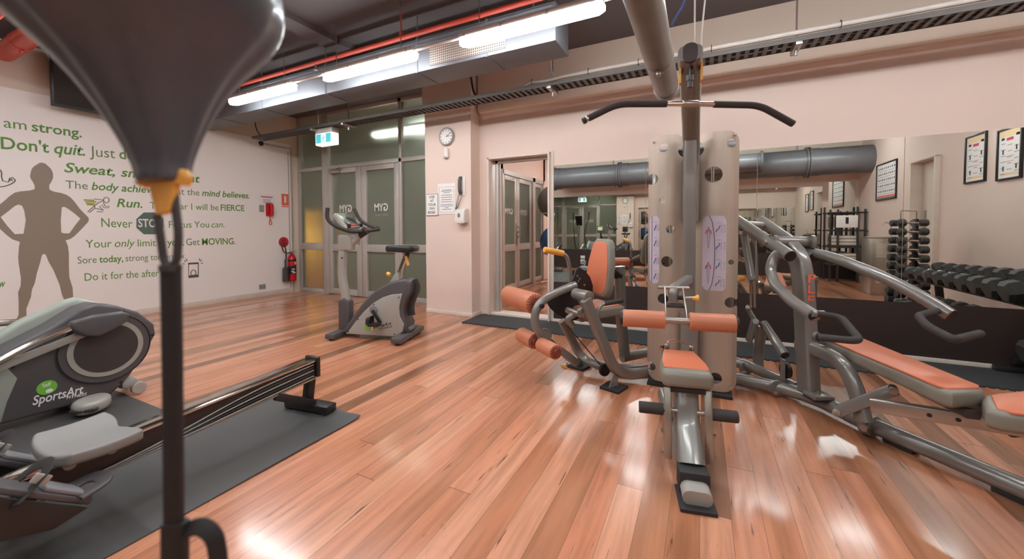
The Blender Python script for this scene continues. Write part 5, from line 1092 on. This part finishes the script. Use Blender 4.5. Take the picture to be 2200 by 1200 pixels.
# ------------------------------------------------------------------ elliptical trainers
def elliptical(root, X, dx, dy=0.0):
    """drum end towards +Y, console towards -Y; X is the face nearest the camera, dx shifts a second machine"""
    P = lambda y, z, d=0.0: V((X-d+dx, y+dy, z))
    def ep(mb, name, mt=None, parent=None, **k): return mb.build(name, mt, parent or root, **k)
    out = [(1.10, 0.05), (1.15, 0.09), (1.20, 0.14), (1.30, 0.30), (1.352, 0.40), (1.345, 0.475), (1.26, 0.58), (1.15, 0.645), (1.05, 0.675), (0.98, 0.655), (0.85, 0.565), (0.70, 0.485), (0.55, 0.36), (0.42, 0.20), (0.34, 0.06)]
    ep(M().prism([P(y, z) for y, z in out], (-0.20, 0, 0), bev=0.02), 'shroud', 'dark')
    ep(M().prism([P(y, z, 0.20) for y, z in [(1.14, 0.08), (1.30, 0.36), (1.30, 0.5), (1.2, 0.62), (1.02, 0.705), (0.96, 0.69), (0.78, 0.60), (0.60, 0.47), (0.42, 0.26), (0.30, 0.06)]], (-0.10, 0, 0), bev=0.03), 'rear_shroud', 'gshell')
    ep(M().prism([P(y, z, -0.003) for y, z in [(0.66, 0.43), (0.72, 0.30), (0.68, 0.18), (0.655, 0.07), (0.34, 0.06), (0.42, 0.20), (0.55, 0.36)]], (-0.19, 0, 0), bev=0.012), 'front_shell', 'gshell')
    c = P(1.09, 0.375)
    ep(M().lathe([(0.0, 0.0), (0.228, 0.0), (0.228, 0.006), (0.222, 0.012), (0, 0.012)], c, (1, 0, 0), 56), 'drum_cover', 'dark')
    ep(M().lathe([(0.1, 0.012), (0.155, 0.012), (0.155, 0.019), (0, 0.019)], c, (1, 0, 0), 56), 'drum_disc', 'darker')
    ep(M().lathe([(0.158, 0.011), (0.183, 0.011), (0.183, 0.018), (0.158, 0.018)], c, (1, 0, 0), 56), 'drum_ring', 'gplas')
    ep(M().torus(c+V((0.012, 0, 0)), 0.222, 0.004, (1, 0, 0), 56, 6), 'drum_groove', 'black')
    cc_ = [on_x(x, y, X+0.06)+V((dx, dy, 0)) for x, y in ((146, 700), (152, 690), (200, 676), (262, 668), (276, 674), (270, 690), (245, 706), (210, 722), (180, 722), (155, 712))]
    ep(M().prism([p-V((0.03, 0, 0)) for p in cc_], (0.06, 0, 0), bev=0.018, seg=4), 'crank_cover', 'dark')
    ep(M().tube([P(0.93, 0.56, -0.06), P(0.80, 0.515, -0.06), P(0.60, 0.41, -0.06), P(0.30, 0.20, -0.08), P(-0.10, 0.18, -0.10)], 0.020, 0.12, n=14), 'pedal_rod', 'chrome')
    ep(M().bar(P(0.99, 0.505, -0.035), P(0.40, 0.31, -0.035), 0.02, 0.045, bev=0.006), 'drive_link', 'gplas')
    ep(M().tube([P(0.93, 0.56, 0.36), P(0.55, 0.60, 0.36), P(0.1, 0.42, 0.36), P(-0.10, 0.36, 0.36)], 0.020, 0.12, n=14), 'pedal_rod', 'chrome')
    for d, z in ((-0.12, 0.21), (0.37, 0.39)): ep(M().box(P(-0.02, z, d), (0.16, 0.38, 0.035), bev=0.012), 'foot_platform', 'black')
    for y, z in ((1.155, 0.12), (0.70, 0.37), (0.42, 0.09), (1.33, 0.40), (1.18, 0.60)): ep(M().cyl(P(y, z), P(y, z, -0.004), 0.008, n=10), 'screw', 'black')
    ep(M().bar(P(1.21, 0.085, 0.02), P(1.21, 0.085, 0.22), 0.09, 0.06, bev=0.02), 'rear_bracket', 'gplas')
    for d in (0.015, 0.2): ep(M().cyl(P(1.25, 0.046, d-0.02), P(1.25, 0.046, d+0.02), 0.041, n=26, bev=0.006), 'transport_wheel', 'gplas')
    cpx = on_z(197, 868, 0.055)+V((dx, dy, 0))
    ep(M().tube([cpx+V((-0.02, -0.02, 0)), (X-0.5+dx, cpx.y-0.02, 0.05)], 0, rect=(0.10, 0.06, 0.02)), 'stabiliser', 'dark')
    el = [(0.105*math.cos(a*PI/14), 0.085*math.sin(a*PI/14)) for a in range(28)]
    cap = ep(M().prism([cpx+V((q_*0.8+p_*0.6, q_*-0.6+p_*0.8, -0.035)) for q_, p_ in el], (0, 0, 0.075), bev=0.026, seg=4), 'stabiliser_cap', 'gplas', ang=50)
    M().sph(cpx+V((0.055, -0.05, -0.004)), 0.07, (0.45, 1.0, 0.36), 20, rot=Matrix.Rotation(-0.75, 3, 'Z')).build('cap_end', 'darker', cap)

    ep(M().box(P(0.0, 0.075, 0.12), (0.10, 2.2, 0.05), bev=0.008), 'base_rail', 'dark')
    ep(M().bar(P(-0.95, 0.05, -0.15), P(-0.95, 0.05, 0.42), 0.10, 0.06, bev=0.015), 'front_stabiliser', 'dark')
    ep(M().tube([P(-0.75, 0.08, 0.12), P(-0.85, 0.7, 0.12), P(-0.78, 1.28, 0.12)], 0.045, 0.3, n=18), 'mast', 'gplas')
    cn = ep(M().prism([P(-0.84, 1.60, 0.0), P(-0.84, 1.60, 0.24), P(-0.72, 1.28, 0.21), P(-0.72, 1.28, 0.03)], (0, -0.05, -0.02), bev=0.01), 'console', 'black')
    M().prism([P(-0.835, 1.575, 0.03), P(-0.835, 1.575, 0.21), P(-0.765, 1.40, 0.19), P(-0.765, 1.40, 0.05)], (0, 0.004, 0.002)).build('console_screen', 'lcd', cn)
    for d, s in ((-0.06, 1), (0.30, -1)):
        ep(M().tube([P(-0.10, 0.30, d), P(-0.62, 0.55, d), P(-0.78, 1.0, d), P(-0.72, 1.25, d-0.02*s), P(-0.60, 1.42, d-0.08*s), P(-0.55, 1.70, d-0.09*s)], 0.018, 0.15, n=12), 'moving_handle', 'dark'); ep(M().tube([P(-0.60, 1.44, d-0.08*s), P(-0.55, 1.72, d-0.09*s)], 0.023, n=12), 'handle_grip', 'foam')
    if dx == 0:
        bl = on_x(101, 832, X+0.0025); ep(M().lathe([(0, 0), (0.042, 0), (0.042, 0.003), (0, 0.003)], (X, bl.y, bl.z), (1, 0, 0), 32), 'logo_badge', 'logo')
        mb = M(); write(mb, [('Self', True, False, 'paper')], on_x(91, 832, X+0.0035), on_x(110, 827, X+0.0035), (0, 0, 1), 0.022, (0, 0, 0)); mb.use('paper').sph(on_x(106, 839, X+0.004), 0.014, (0.1, 1.1, 0.9), 12); ep(mb, 'badge_lettering', None)
        mb = M(); write(mb, [('SportsArt', True, True, 'paper')], on_x(70, 870, X+0.003), on_x(180, 843, X+0.003), (0, 0, 1), 0.055, (0, 0, 0)); write(mb, [('FITNESS', True, True, 'paper')], on_x(143, 857, X+0.003), on_x(187, 848, X+0.003), (0, 0, 1), 0.018, (0, 0, 0)); ep(mb, 'lettering', None, smooth=False)
elliptical(thing('elliptical_trainer', 'grey elliptical trainer with round drum cover beside the mural wall', 'elliptical trainer', (-3.7, 0.3, 0), 'elliptical trainers'), -3.55, 0.0)
elliptical(thing('elliptical_trainer', 'second grey elliptical trainer nearer the mural, seen only in the mirror', 'elliptical trainer', (-4.95, -0.32, 0), 'elliptical trainers'), -3.55, -1.25, -0.62)

# ------------------------------------------------------------------ rowing machine
RW = thing('rowing_machine', 'low rowing machine with grey moulded seat on a long steel rail', 'rowing machine', (-2.25, 0.5, 0))
def rp(mb, name, mt=None, parent=None, **k): return mb.build(name, mt, parent or RW, **k)
RX = -2.25
def rz_(y): return 0.27+(y-0.77)*0.059
rp(M().bar((RX, -0.45, rz_(-0.45)-0.055), (RX, 1.64, rz_(1.64)-0.055), 0.075, 0.10, bev=0.004), 'rail', 'panel')
rp(M().bar((RX, -0.45, rz_(-0.45)), (RX, 1.63, rz_(1.63)), 0.10, 0.012, bev=0.002), 'rail_top', 'chrome')
rp(M().bar((RX, -0.45, rz_(-0.45)-0.112), (RX, 1.63, rz_(1.63)-0.112), 0.09, 0.012, bev=0.002), 'rail_bottom', 'steel')
rp(M().box((RX, 1.645, rz_(1.64)-0.045), (0.115, 0.025, 0.125), bev=0.004), 'rail_end_cap', 'black')
for k in range(5):
    z1 = rz_(1.6)-0.022-0.018*k
    rp(M().tube([(RX+0.041, 1.62, z1), (RX+0.043, 1.25, z1-0.028), (RX+0.046, 0.75, rz_(0.75)-0.100-0.003*k), (RX+0.046, 0.1, rz_(0.1)-0.105-0.002*k)], 0.0035, 0.2, n=6), 'shock_cord', ('gplas', 'cable')[k % 2])
rp(M().bar((RX, 1.60, 0.03), (RX, 1.625, rz_(1.6)-0.11), 0.05, 0.05), 'rear_leg', 'black')
rp(M().bar((RX+0.03, 1.38, rz_(1.38)-0.12), (RX+0.07, 1.60, 0.06), 0.03, 0.045, up=(0, 1, 1)), 'leg_brace', 'black')
rp(M().bar((-2.41, 1.59, 0.037), (-2.07, 1.635, 0.037), 0.085, 0.045, bev=0.005), 'rear_foot', 'black')
for x, y in ((-2.38, 1.595), (-2.10, 1.63)): rp(M().box((x, y, 0.013), (0.05, 0.08, 0.013), bev=0.003), 'rubber_pad', 'rubber')
# seat, dished with a notch behind
b = bmesh.new(); nx, ny = 28, 20; zs = rz_(0.62)+0.055
def seat_pt(u, v):
    x = (u-0.5)*0.37; y = (v-0.5)*0.25; k = abs(u-0.5)*2
    yb = -0.125+0.03*k**3; yf = 0.125-0.022*math.exp(-((u-0.5)/0.17)**2)-0.03*max(0, k-0.75)*4*0.3
    y = yb+(yf-yb)*v; xx = x*(1-0.05*(1-v)**2)
    return V((RX+xx, 0.62+y, zs+0.018*k**2-0.008*math.cos((v-0.5)*PI)))
g = [[b.verts.new(seat_pt(i/nx, j/ny)) for i in range(nx+1)] for j in range(ny+1)]
for j in range(ny):
    for i in range(nx): b.faces.new((g[j][i], g[j][i+1], g[j+1][i+1], g[j+1][i]))
r = bmesh.ops.extrude_face_region(b, geom=b.faces[:])
for e in r['geom']:
    if isinstance(e, bmesh.types.BMVert): e.co.z -= 0.045
bmesh.ops.recalc_face_normals(b, faces=b.faces[:])
es = [e for e in b.edges if len(e.link_faces) == 2 and e.link_faces[0].normal.angle(e.link_faces[1].normal) > 1.0]
bmesh.ops.bevel(b, geom=es, offset=0.012, segments=3, profile=0.5, affect='EDGES')
m = M(); m._take(b); rp(m, 'seat', 'lgrey', ang=60)
rp(M().box((RX, 0.62, zs-0.052), (0.12, 0.18, 0.03), bev=0.004), 'seat_carriage', 'dark')
for y in (0.56, 0.68): rp(M().cyl((RX+0.045, y, zs-0.07), (RX+0.06, y, zs-0.07), 0.02, n=16), 'seat_roller', 'gplas')
# foot plates with straps, either side of the rail
for s in (1, -1):
    cx = RX+s*0.215; hy, hz, ty, tz = 0.55, 0.155, 0.12, 0.52
    d_ = V((0, ty-hy, tz-hz)).normalized(); nrm = V((0, -d_.z, d_.y)); nrm = nrm if nrm.z > 0 else -nrm
    F = lambda t, x, k=0.0: V((cx+x, hy, hz))+d_*t+nrm*k
    fpz = rp(M().prism([F(0.0, -0.045), F(-0.01, -0.02), F(-0.01, 0.02), F(0.0, 0.045), F(0.10, 0.062), F(0.35, 0.062), F(0.40, 0.03), F(0.40, -0.03), F(0.35, -0.062), F(0.10, -0.062)], nrm*0.022, bev=0.006), 'foot_plate', 'dark')
    M().prism([F(0.01, s*0.06, -0.002), F(0.36, s*0.06, -0.002), F(0.36, s*0.06, -0.19), F(0.06, s*0.06, -0.07)], (0.012*s, 0, 0), bev=0.003).build('plate_skirt', 'black', fpz)
    M().prism([F(0.03, -0.05, 0.022), F(0.03, 0.05, 0.022), F(0.16, 0.055, 0.022), F(0.16, -0.055, 0.022)], nrm*0.014, bev=0.005).build('heel_slide', 'greyink', fpz)
    M().tube([F(0.05, -0.055, 0.02), F(0.01, -0.05, 0.07), F(-0.005, 0, 0.085), F(0.01, 0.05, 0.07), F(0.05, 0.055, 0.02)], 0, 0.05, rect=(0.05, 0.012, 0.004), up=tuple(d_), seg=6).build('heel_cup', 'dark', fpz)
    M().tube([F(0.20, -0.062, 0.01), F(0.19, -0.05, 0.07), F(0.185, 0, 0.10), F(0.19, 0.05, 0.07), F(0.20, 0.062, 0.01), F(0.215, 0.085, -0.02)], 0, 0.04, rect=(0.038, 0.004, 0.001), up=tuple(d_), seg=6).build('foot_strap', 'strapmat', fpz)
    M().box(F(0.192, 0.055, 0.055), (0.012, 0.045, 0.03), rot=Matrix(((1, 0, 0), (0, d_.y, nrm.y), (0, d_.z, nrm.z))) , bev=0.003).build('strap_buckle', 'gplas', fpz)
    rp(M().bar((RX, 0.42, 0.20), (cx, 0.36, 0.26), 0.05, 0.03), 'foot_plate_mount', 'dark')
rp(M().lathe([(0, -0.055), (0.24, -0.055), (0.26, -0.04), (0.26, 0.04), (0.24, 0.055), (0, 0.055)], (RX, -0.62, 0.42), (1, 0, 0), 40), 'flywheel_housing', 'dark')
rp(M().lathe([(0.05, 0), (0.2, 0), (0.2, 0.006), (0.05, 0.006)], (RX+0.055, -0.62, 0.42), (1, 0, 0), 32), 'flywheel_vent', 'gplas')
rp(M().bar((RX-0.3, -0.80, 0.05), (RX+0.3, -0.80, 0.05), 0.07, 0.06, bev=0.01), 'front_foot', 'black'); rp(M().bar((RX, -0.8, 0.06), (RX, -0.6, 0.3), 0.06, 0.06), 'front_leg', 'black')
rp(M().tube([(RX, -0.62, 0.6), (RX, -0.60, 0.85), (RX, -0.42, 1.08)], 0.018, 0.1, n=12), 'monitor_arm', 'black')
mo = rp(M().box((RX, -0.42, 1.14), (0.17, 0.05, 0.17), bev=0.01), 'monitor', 'dark'); M().box((RX, -0.394, 1.16), (0.11, 0.004, 0.08)).build('monitor_screen', 'lcd', mo)
rp(M().tube([(RX-0.24, -0.34, 0.50), (RX, -0.36, 0.50), (RX+0.24, -0.34, 0.50)], 0.015, 0.05, n=12), 'pull_handle', 'foam'); rp(M().cyl((RX, -0.36, 0.5), (RX, -0.5, 0.46), 0.006, n=6), 'chain', 'steel')

# ------------------------------------------------------------------ floor-to-ceiling punch ball
def nb(x, y): return CAM+ray(x, y)*0.50
PB = thing('punch_ball', 'black leather floor-to-ceiling punch ball with yellow loop close to the camera', 'punch ball', (nb(372, 700).x, nb(372, 700).y, 0))
def pp(mb, name, mt=None, parent=None, **k): return mb.build(name, mt, parent or PB, **k)
a0, a1 = nb(353, 392), nb(322, 0); axis = (a1-a0); AL = axis.length; axis.normalize()
K = 0.50/FPX
prof = [(0.020, 0.0), (45*K, 6*K), (51*K, 40*K), (68*K, 90*K), (90*K, 140*K), (117*K, 190*K), (150*K, 240*K), (192*K, 290*K), (224*K, 330*K), (246*K, 375*K), (252*K, 420*K), (246*K, 480*K), (225*K, 550*K), (160*K, 615*K), (80*K, 650*K), (0, 660*K)]
# smooth the outline, then sweep it with soft leather gussets
def spline(pr, m=6):
    out = []
    for i in range(len(pr)-1):
        p0, p1, p2, p3 = pr[max(i-1, 0)], pr[i], pr[i+1], pr[min(i+2, len(pr)-1)]
        for j in range(m):
            t = j/m; out.append(tuple(0.5*((2*p1[q])+(-p0[q]+p2[q])*t+(2*p0[q]-5*p1[q]+4*p2[q]-p3[q])*t*t+(-p0[q]+3*p1[q]-3*p2[q]+p3[q])*t**3) for q in (0, 1)))
    out.append(pr[-1]); return out
sp = spline(prof); u_, v_, _ = frame_of(axis); b = bmesh.new(); n = 64; rings = []
for r_, h_ in sp:
    r_ = max(r_, 0.0005); rings.append([b.verts.new(a0+axis*h_+(u_*math.cos(2*PI*k/n)+v_*math.sin(2*PI*k/n))*r_*(1-0.05*(0.5+0.5*math.cos(8*2*PI*k/n))**3)) for k in range(n)])
for A, B2 in zip(rings, rings[1:]):
    for k in range(n): b.faces.new((A[k], A[(k+1) % n], B2[(k+1) % n], B2[k]))
b.faces.new(rings[0]); b.faces.new(rings[-1]); bmesh.ops.recalc_face_normals(b, faces=b.faces[:])
m = M(); m._take(b); pp(m, 'ball', 'ball', ang=80)
pp(M().tube([nb(308, 398), nb(318, 380), nb(350, 384), nb(385, 366), nb(398, 380), nb(390, 394)], 0, 0.02, rect=(0.014, 0.018, 0.005), up=tuple(FWD)), 'yellow_loop', 'yellow')
pp(M().prism([nb(328, 392)+FWD*0.004, nb(386, 386)+FWD*0.004, nb(382, 420)+FWD*0.004, nb(372, 458)+FWD*0.004, nb(345, 462)+FWD*0.004, nb(336, 430)+FWD*0.004], -FWD*0.012, bev=0.003), 'loop_tab', 'yellow')
hk = [nb(374, 408), nb(378, 450), nb(384, 500), nb(380, 560), nb(366, 578), nb(352, 560), nb(344, 500), nb(338, 462)]
pp(M().tube(hk, 0.0048, 0.012, n=10, closed=False), 'snap_hook', 'darker')
pp(M().tube([nb(366, 572), nb(369, 700), nb(372, 900), nb(374, 1125)], 0, rect=(0.0225, 0.012, 0.004), up=tuple(FWD)), 'strap', 'strapmat')
pp(M().tube([nb(373, 572), nb(376, 760), nb(378, 1125)], 0, rect=(0.018, 0.010, 0.004), up=tuple(FWD)), 'strap', 'strapmat')
pp(M().cyl(nb(366, 568), nb(366, 582), 0.012, n=16), 'strap_eye', 'darker')
lowe = nb(376, 1300); 
pp(M().tube([nb(376, 1120), nb(376, 1260), (lowe.x, lowe.y, 0.02)], 0, rect=(0.030, 0.016, 0.005), up=tuple(FWD)), 'strap_tail', 'strapmat')
pp(M().tube([nb(385, 1180), nb(396, 1140), nb(432, 1126), nb(462, 1150), nb(474, 1230), nb(450, 1300), nb(390, 1330)], 0, 0.03, rect=(0.020, 0.005, 0.002), up=(0.3, 0.9, 0)), 'strap_loop', 'strapmat')
pp(M().cyl((lowe.x, lowe.y, 0), (lowe.x, lowe.y, 0.02), 0.05, n=24, bev=0.004), 'floor_anchor', 'steel')
tp = a0+axis*660*K; pp(M().cyl(tp, (tp.x, tp.y, ZC), 0.008, n=10), 'top_cord', 'strapmat'); pp(M().cyl((tp.x, tp.y, ZC-0.02), (tp.x, tp.y, ZC), 0.05, n=20), 'ceiling_anchor', 'steel')

# ------------------------------------------------------------------ exercise balls beyond the doorway
BY = 7.4
st = thing('ball_stand', 'chrome ball stand in the side room beyond the doorway', 'stand', (-2.85, BY, 0))
c1, c2 = on_y(1190, 433, BY), on_y(1194, 519, BY)
M().cyl((c1.x-0.0, BY+0.42, 0.0), (c1.x, BY+0.42, 2.0), 0.02, n=14).build('pole', 'chrome', st)
for z in (0.03,): M().tube([(c1.x-0.35, BY+0.1, z), (c1.x-0.3, BY+0.42, z), (c1.x+0.3, BY+0.42, z), (c1.x+0.35, BY+0.1, z)], 0.02, 0.08, n=12).build('base', 'chrome', st)
for c in (c1, c2):
    M().torus((c.x, BY, c.z-0.24), 0.24, 0.012, (0, 0, 1), 32, 8).build('ring_holder', 'chrome', st); M().cyl((c.x, BY+0.24, c.z-0.24), (c.x, BY+0.42, c.z-0.24), 0.012, n=10).build('arm', 'chrome', st)
tag(M().sph(c1, 0.335, n=40).build('exercise_ball', 'greyball'), 'charcoal exercise ball on top of the stand beyond the doorway', 'exercise ball', 'exercise balls')
tag(M().sph(c2, 0.325, n=40).build('exercise_ball', 'blueball'), 'blue exercise ball below the charcoal one beyond the doorway', 'exercise ball', 'exercise balls')

# ------------------------------------------------------------------ dumbbells and racks (right wall, seen in the mirror)
def hexprism(mb, x0, x1, r, ch): # hex head along x with chamfers
    return mb.lathe([(r*0.72, 0), (r, ch), (r, x1-x0-ch), (r*0.72, x1-x0)], (x0, 0, 0), (1, 0, 0), 6)
def dumbbell(name, L, hl, r, label, grp, round_=False):
    t = thing(name, label, 'dumbbell', (0, 0, 0), grp)
    for s in (-1, 1):
        a, b_ = (L/2-hl, L/2) if s > 0 else (-L/2, -L/2+hl)
        mb = M()
        if round_: mb.lathe([(r*0.85, 0), (r, 0.01), (r, hl-0.01), (r*0.85, hl)], (a, 0, 0), (1, 0, 0), 12)
        else: hexprism(mb, a, b_, r, hl*0.22)
        mb.build('head', 'kerb', t, ang=20)
    M().lathe([(0.013, -L/2+hl), (0.013, -L/4*0.6), (0.017, 0), (0.013, L/4*0.6), (0.013, L/2-hl)], (0, 0, 0), (1, 0, 0), 14).build('handle', 'chrome', t)
    return t
# three-tier look: two tiers of hex dumbbells
rk = thing('dumbbell_rack', 'black two-tier dumbbell rack along the right-hand wall', 'rack', (2.45, 3.4, 0))
RY0, RY1 = 2.35, 4.42
TILT = 0.27
for xc_, zc_ in ((2.50, 0.56), (2.40, 0.16)):
    for dx in (-0.125, 0.125): M().bar((xc_+dx, RY0, zc_+math.tan(TILT)*dx-0.014), (xc_+dx, RY1, zc_+math.tan(TILT)*dx-0.014), 0.07, 0.02, 0.003).build('shelf_rail', 'black', rk)
for y in (RY0-0.03, RY1+0.03):
    M().bar((2.70, y, 0.02), (2.64, y, 0.62), 0.05, 0.09, up=(0, 1, 0)).build('upright', 'black', rk); M().bar((2.10, y, 0.03), (2.85, y, 0.03), 0.06, 0.05).build('foot', 'black', rk)
    M().bar((2.20, y, 0.095), (2.68, y, 0.215), 0.05, 0.04).build('shelf_arm', 'black', rk); M().bar((2.34, y, 0.50), (2.66, y, 0.585), 0.05, 0.04).build('shelf_arm', 'black', rk)
dr = dumbbell('hex_dumbbell', 0.40, 0.125, 0.092, '', 'hex dumbbells on the two-tier rack')
first = True
ordn = ['first', 'second', 'third', 'fourth', 'fifth', 'sixth', 'seventh', 'eighth', 'ninth', 'tenth']
for tier, (xc_, zc_, nn_) in enumerate(((2.50, 0.56, 9), (2.40, 0.16, 9))):
    for k in range(nn_):
        y = RY0+0.12+(RY1-RY0-0.25)*k/(nn_-1); lbl = '%s hex dumbbell from the tall tower on the %s tier of the rack' % (ordn[k], ('upper', 'lower')[tier])
        o = dr if first else dup(dr, (0, 0, 0)); first = False
        s_ = 0.80+0.042*k; hr = 0.092*0.866*s_
        o['label'] = lbl; o.location = (xc_-math.sin(TILT)*(hr+0.002), y, zc_+math.cos(TILT)*(hr+0.004)); o.rotation_euler = (0.0, -TILT, 0.0); o.scale = (0.92+0.018*k, s_, s_)
tw = thing('dumbbell_tower', 'tall black dumbbell tower holding pairs on both sides', 'rack', (2.485, 2.02, 0))
TX, TYy = 2.485, 1.98
for x in (TX-0.07, TX+0.07): M().bar((x, TYy, 0.03), (x, TYy, 1.27), 0.03, 0.10, up=(0, 1, 0)).build('upright', 'black', tw)
M().box((TX, TYy, 0.02), (0.42, 0.56, 0.04), bev=0.006).build('base', 'black', tw); M().tube([(TX-0.08, TYy, 1.25), (TX-0.08, TYy, 1.38), (TX+0.08, TYy, 1.38), (TX+0.08, TYy, 1.25)], 0.008, 0.02, n=8).build('top_handle', 'chrome', tw)
dt = dumbbell('small_dumbbell', 0.31, 0.085, 0.052, '', 'small dumbbells on the tall tower', True); first = True
for side in (1, -1):
    for k in range(10):
        z = 1.215-k*0.118; y = TYy+side*(0.115+0.004*k)
        for s_ in (-1, 1): M().bar((TX+s_*0.07, TYy+side*0.04, z-0.026), (TX+s_*0.07, y+side*0.02, z-0.026), 0.02, 0.012).build('cradle', 'steel', tw)
        o = dt if first else dup(dt, (0, 0, 0)); first = False
        o['label'] = '%s small dumbbell from the top, on the tower %s' % (ordn[k], 'side facing the mirror' if side > 0 else 'side facing away'); o.location = (TX, y, z); q_ = 0.85+0.035*k; o.scale = (0.96+0.012*k, q_, q_)
# drinking fountain
df = thing('drinking_fountain', 'stainless steel drinking fountain with louvred side by the right-hand wall', 'fountain', (2.79, 0.12, 0))
M().box((2.835, 0.12, 0.49), (0.49, 0.42, 0.98), bev=0.008).build('cabinet', 'stainless', df)
M().box((2.835, 0.12, 0.985), (0.51, 0.44, 0.025), bev=0.006).build('basin', 'steel', df)
for gx in (2.73, 2.91):
    for k in range(8): M().bar((gx-0.065, 0.332, 0.66+k*0.03), (gx+0.065, 0.332, 0.66+k*0.03), 0.008, 0.012, 0.002).build('louvre', 'paper', df)
    for k in range(6): M().bar((gx-0.065, 0.332, 0.22+k*0.03), (gx+0.065, 0.332, 0.22+k*0.03), 0.008, 0.012, 0.002).build('louvre', 'paper', df)
M().tube([(2.62, 0.10, 0.99), (2.62, 0.10, 1.06), (2.60, 0.16, 1.09)], 0.012, 0.03, n=10).build('bubbler', 'chrome', df)
M().tube([(2.92, 0.12, 0.99), (2.92, 0.12, 1.22), (2.84, 0.12, 1.25), (2.80, 0.12, 1.20)], 0.008, 0.04, n=10).build('bottle_filler', 'chrome', df)
# towel rack and towels
tk = thing('towel_rack', 'black ladder-like towel rack in the back corner', 'rack', (2.78, -1.75, 0))
for x in (2.47, 2.60, 2.93, 3.05):
    for y, zt_ in ((-1.50, 1.55), (-1.95, 1.62)):
        if x in (2.60, 2.93) and y < -1.6: continue
        M().bar((x, y, 0), (x, y-0.04, zt_), 0.035, 0.035).build('upright', 'wood', tk)
for z in (0.36, 0.74, 1.10, 1.48):
    for y in (-1.52, -1.95): M().cyl((2.43, y, z), (3.08, y, z), 0.016, n=10).build('rail', 'wood', tk)
    for x in (2.47, 3.05): M().cyl((x, -1.52, z), (x, -1.95, z), 0.014, n=10).build('side_rail', 'wood', tk)
for z in (0.36, 0.74): M().box((2.76, -1.73, z+0.02), (0.56, 0.42, 0.02)).build('shelf', 'wood', tk)
for x in (2.67, 2.76, 2.85): M().bar((x, -1.95, 0.75), (x, -1.98, 1.5), 0.04, 0.02).build('back_slat', 'wood', tk)
mb = M().use('paper').box((2.74, -1.49, 1.29), (0.36, 0.02, 0.26), bev=0.003); mb.use('ink').box((2.74, -1.479, 1.31), (0.05, 0.004, 0.14)); tag(mb.build('rack_sign', None), 'pale sign board hung on the front of the towel rack', 'sign')
tl = M().box((0, 0, 0.035), (0.44, 0.34, 0.07), bev=0.03, seg=4).build('folded_towel', 'towel', loc=(0, 0, 0)); tag(tl, '', 'towel', 'white towels on the towel rack')
first = True
for (z0, nm) in ((0.392, 'lower'), (0.772, 'upper')):
    for k in range(3):
        o = tl if first else tl.copy()
        if not first: COL.objects.link(o)
        first = False; o.location = (2.75+0.008*(k-1), -1.73, z0+k*0.072)
        o['label'] = 'folded white towel, %s of the stack on the %s shelf of the towel rack' % (('bottom', 'middle', 'top')[k], nm)
# framed posters on the right-hand wall
def poster(y0, y1, z0, z1, label, style):
    t = thing('framed_poster', label, 'poster', (XR, (y0+y1)/2, z0), 'framed posters on the right-hand wall')
    mb = M(); w = 0.022; x = XR-0.0125
    for a, b_, c, d in ((y0, y0+w, z0, z1), (y1-w, y1, z0, z1), (y0+w, y1-w, z0, z0+w), (y0+w, y1-w, z1-w, z1)): mb.box((x, (a+b_)/2, (c+d)/2), (0.025, b_-a, d-c), bev=0.002)
    mb.build('frame', 'black', t)
    mb = M().use('paper').box((XR-0.006, (y0+y1)/2, (z0+z1)/2), (0.008, y1-y0-2*w, z1-z0-2*w)); W, H = y1-y0-2*w, z1-z0-2*w
    def r_(u, v, w_, h_, m_): mb.use(m_).box((XR-0.0105, y0+w+u*W, z0+w+v*H), (0.001, w_*W, h_*H))
    if style:
        r_(0.5, 0.92, 0.95, 0.12, 'peach'); r_(0.5, 0.80, 0.30, 0.06, 'redsign'); r_(0.18, 0.82, 0.14, 0.05, 'ink'); r_(0.85, 0.86, 0.16, 0.05, 'ink')
        for k in range(16): r_(0.2+0.3*(k % 3), 0.72-0.042*k, 0.18+0.04*(k % 2), 0.012, 'greyink')
        for u, v in ((0.2, 0.55), (0.8, 0.60), (0.22, 0.2), (0.8, 0.22)): r_(u, v, 0.06, 0.10, 'ink')
        r_(0.5, 0.45, 0.4, 0.008, 'redsign'); r_(0.5, 0.34, 0.4, 0.008, 'redsign'); r_(0.5, 0.08, 0.8, 0.05, 'peach')
    else:
        for rr in range(5):
            for k in range(9): r_(0.10+0.10*k, 0.88-0.165*rr, 0.045, 0.05, 'ink' if (k+rr) % 3 else 'greyink')
            r_(0.5, 0.80-0.165*rr, 0.85, 0.01, 'greyink')
        r_(0.5, 0.075, 0.95, 0.05, 'orangered'); r_(0.5, 0.02, 0.97, 0.04, 'slate')
    mb.build('print', None, t)
poster(-1.11, -0.22, 1.68, 2.385, 'large framed poster of small exercise figures, left of the door in the mirror', 0)
poster(1.79, 2.21, 1.72, 2.33, 'framed exercise chart with red heading, nearer the door in the mirror', 1)
poster(2.41, 2.81, 1.69, 2.28, 'framed exercise chart with red heading at the right edge of the mirror', 1)
# outlet plates on the dark panel opposite
for z, lb in ((0.33, 'upper of two pale outlet plates on the dark panel, seen in the mirror'), (0.22, 'lower of two pale outlet plates on the dark panel, seen in the mirror')):
    o = tag(M().box((-3.17, YB+0.017, z), (0.13, 0.012, 0.08), bev=0.003).build('outlet_plate', 'white'), lb, 'outlet')
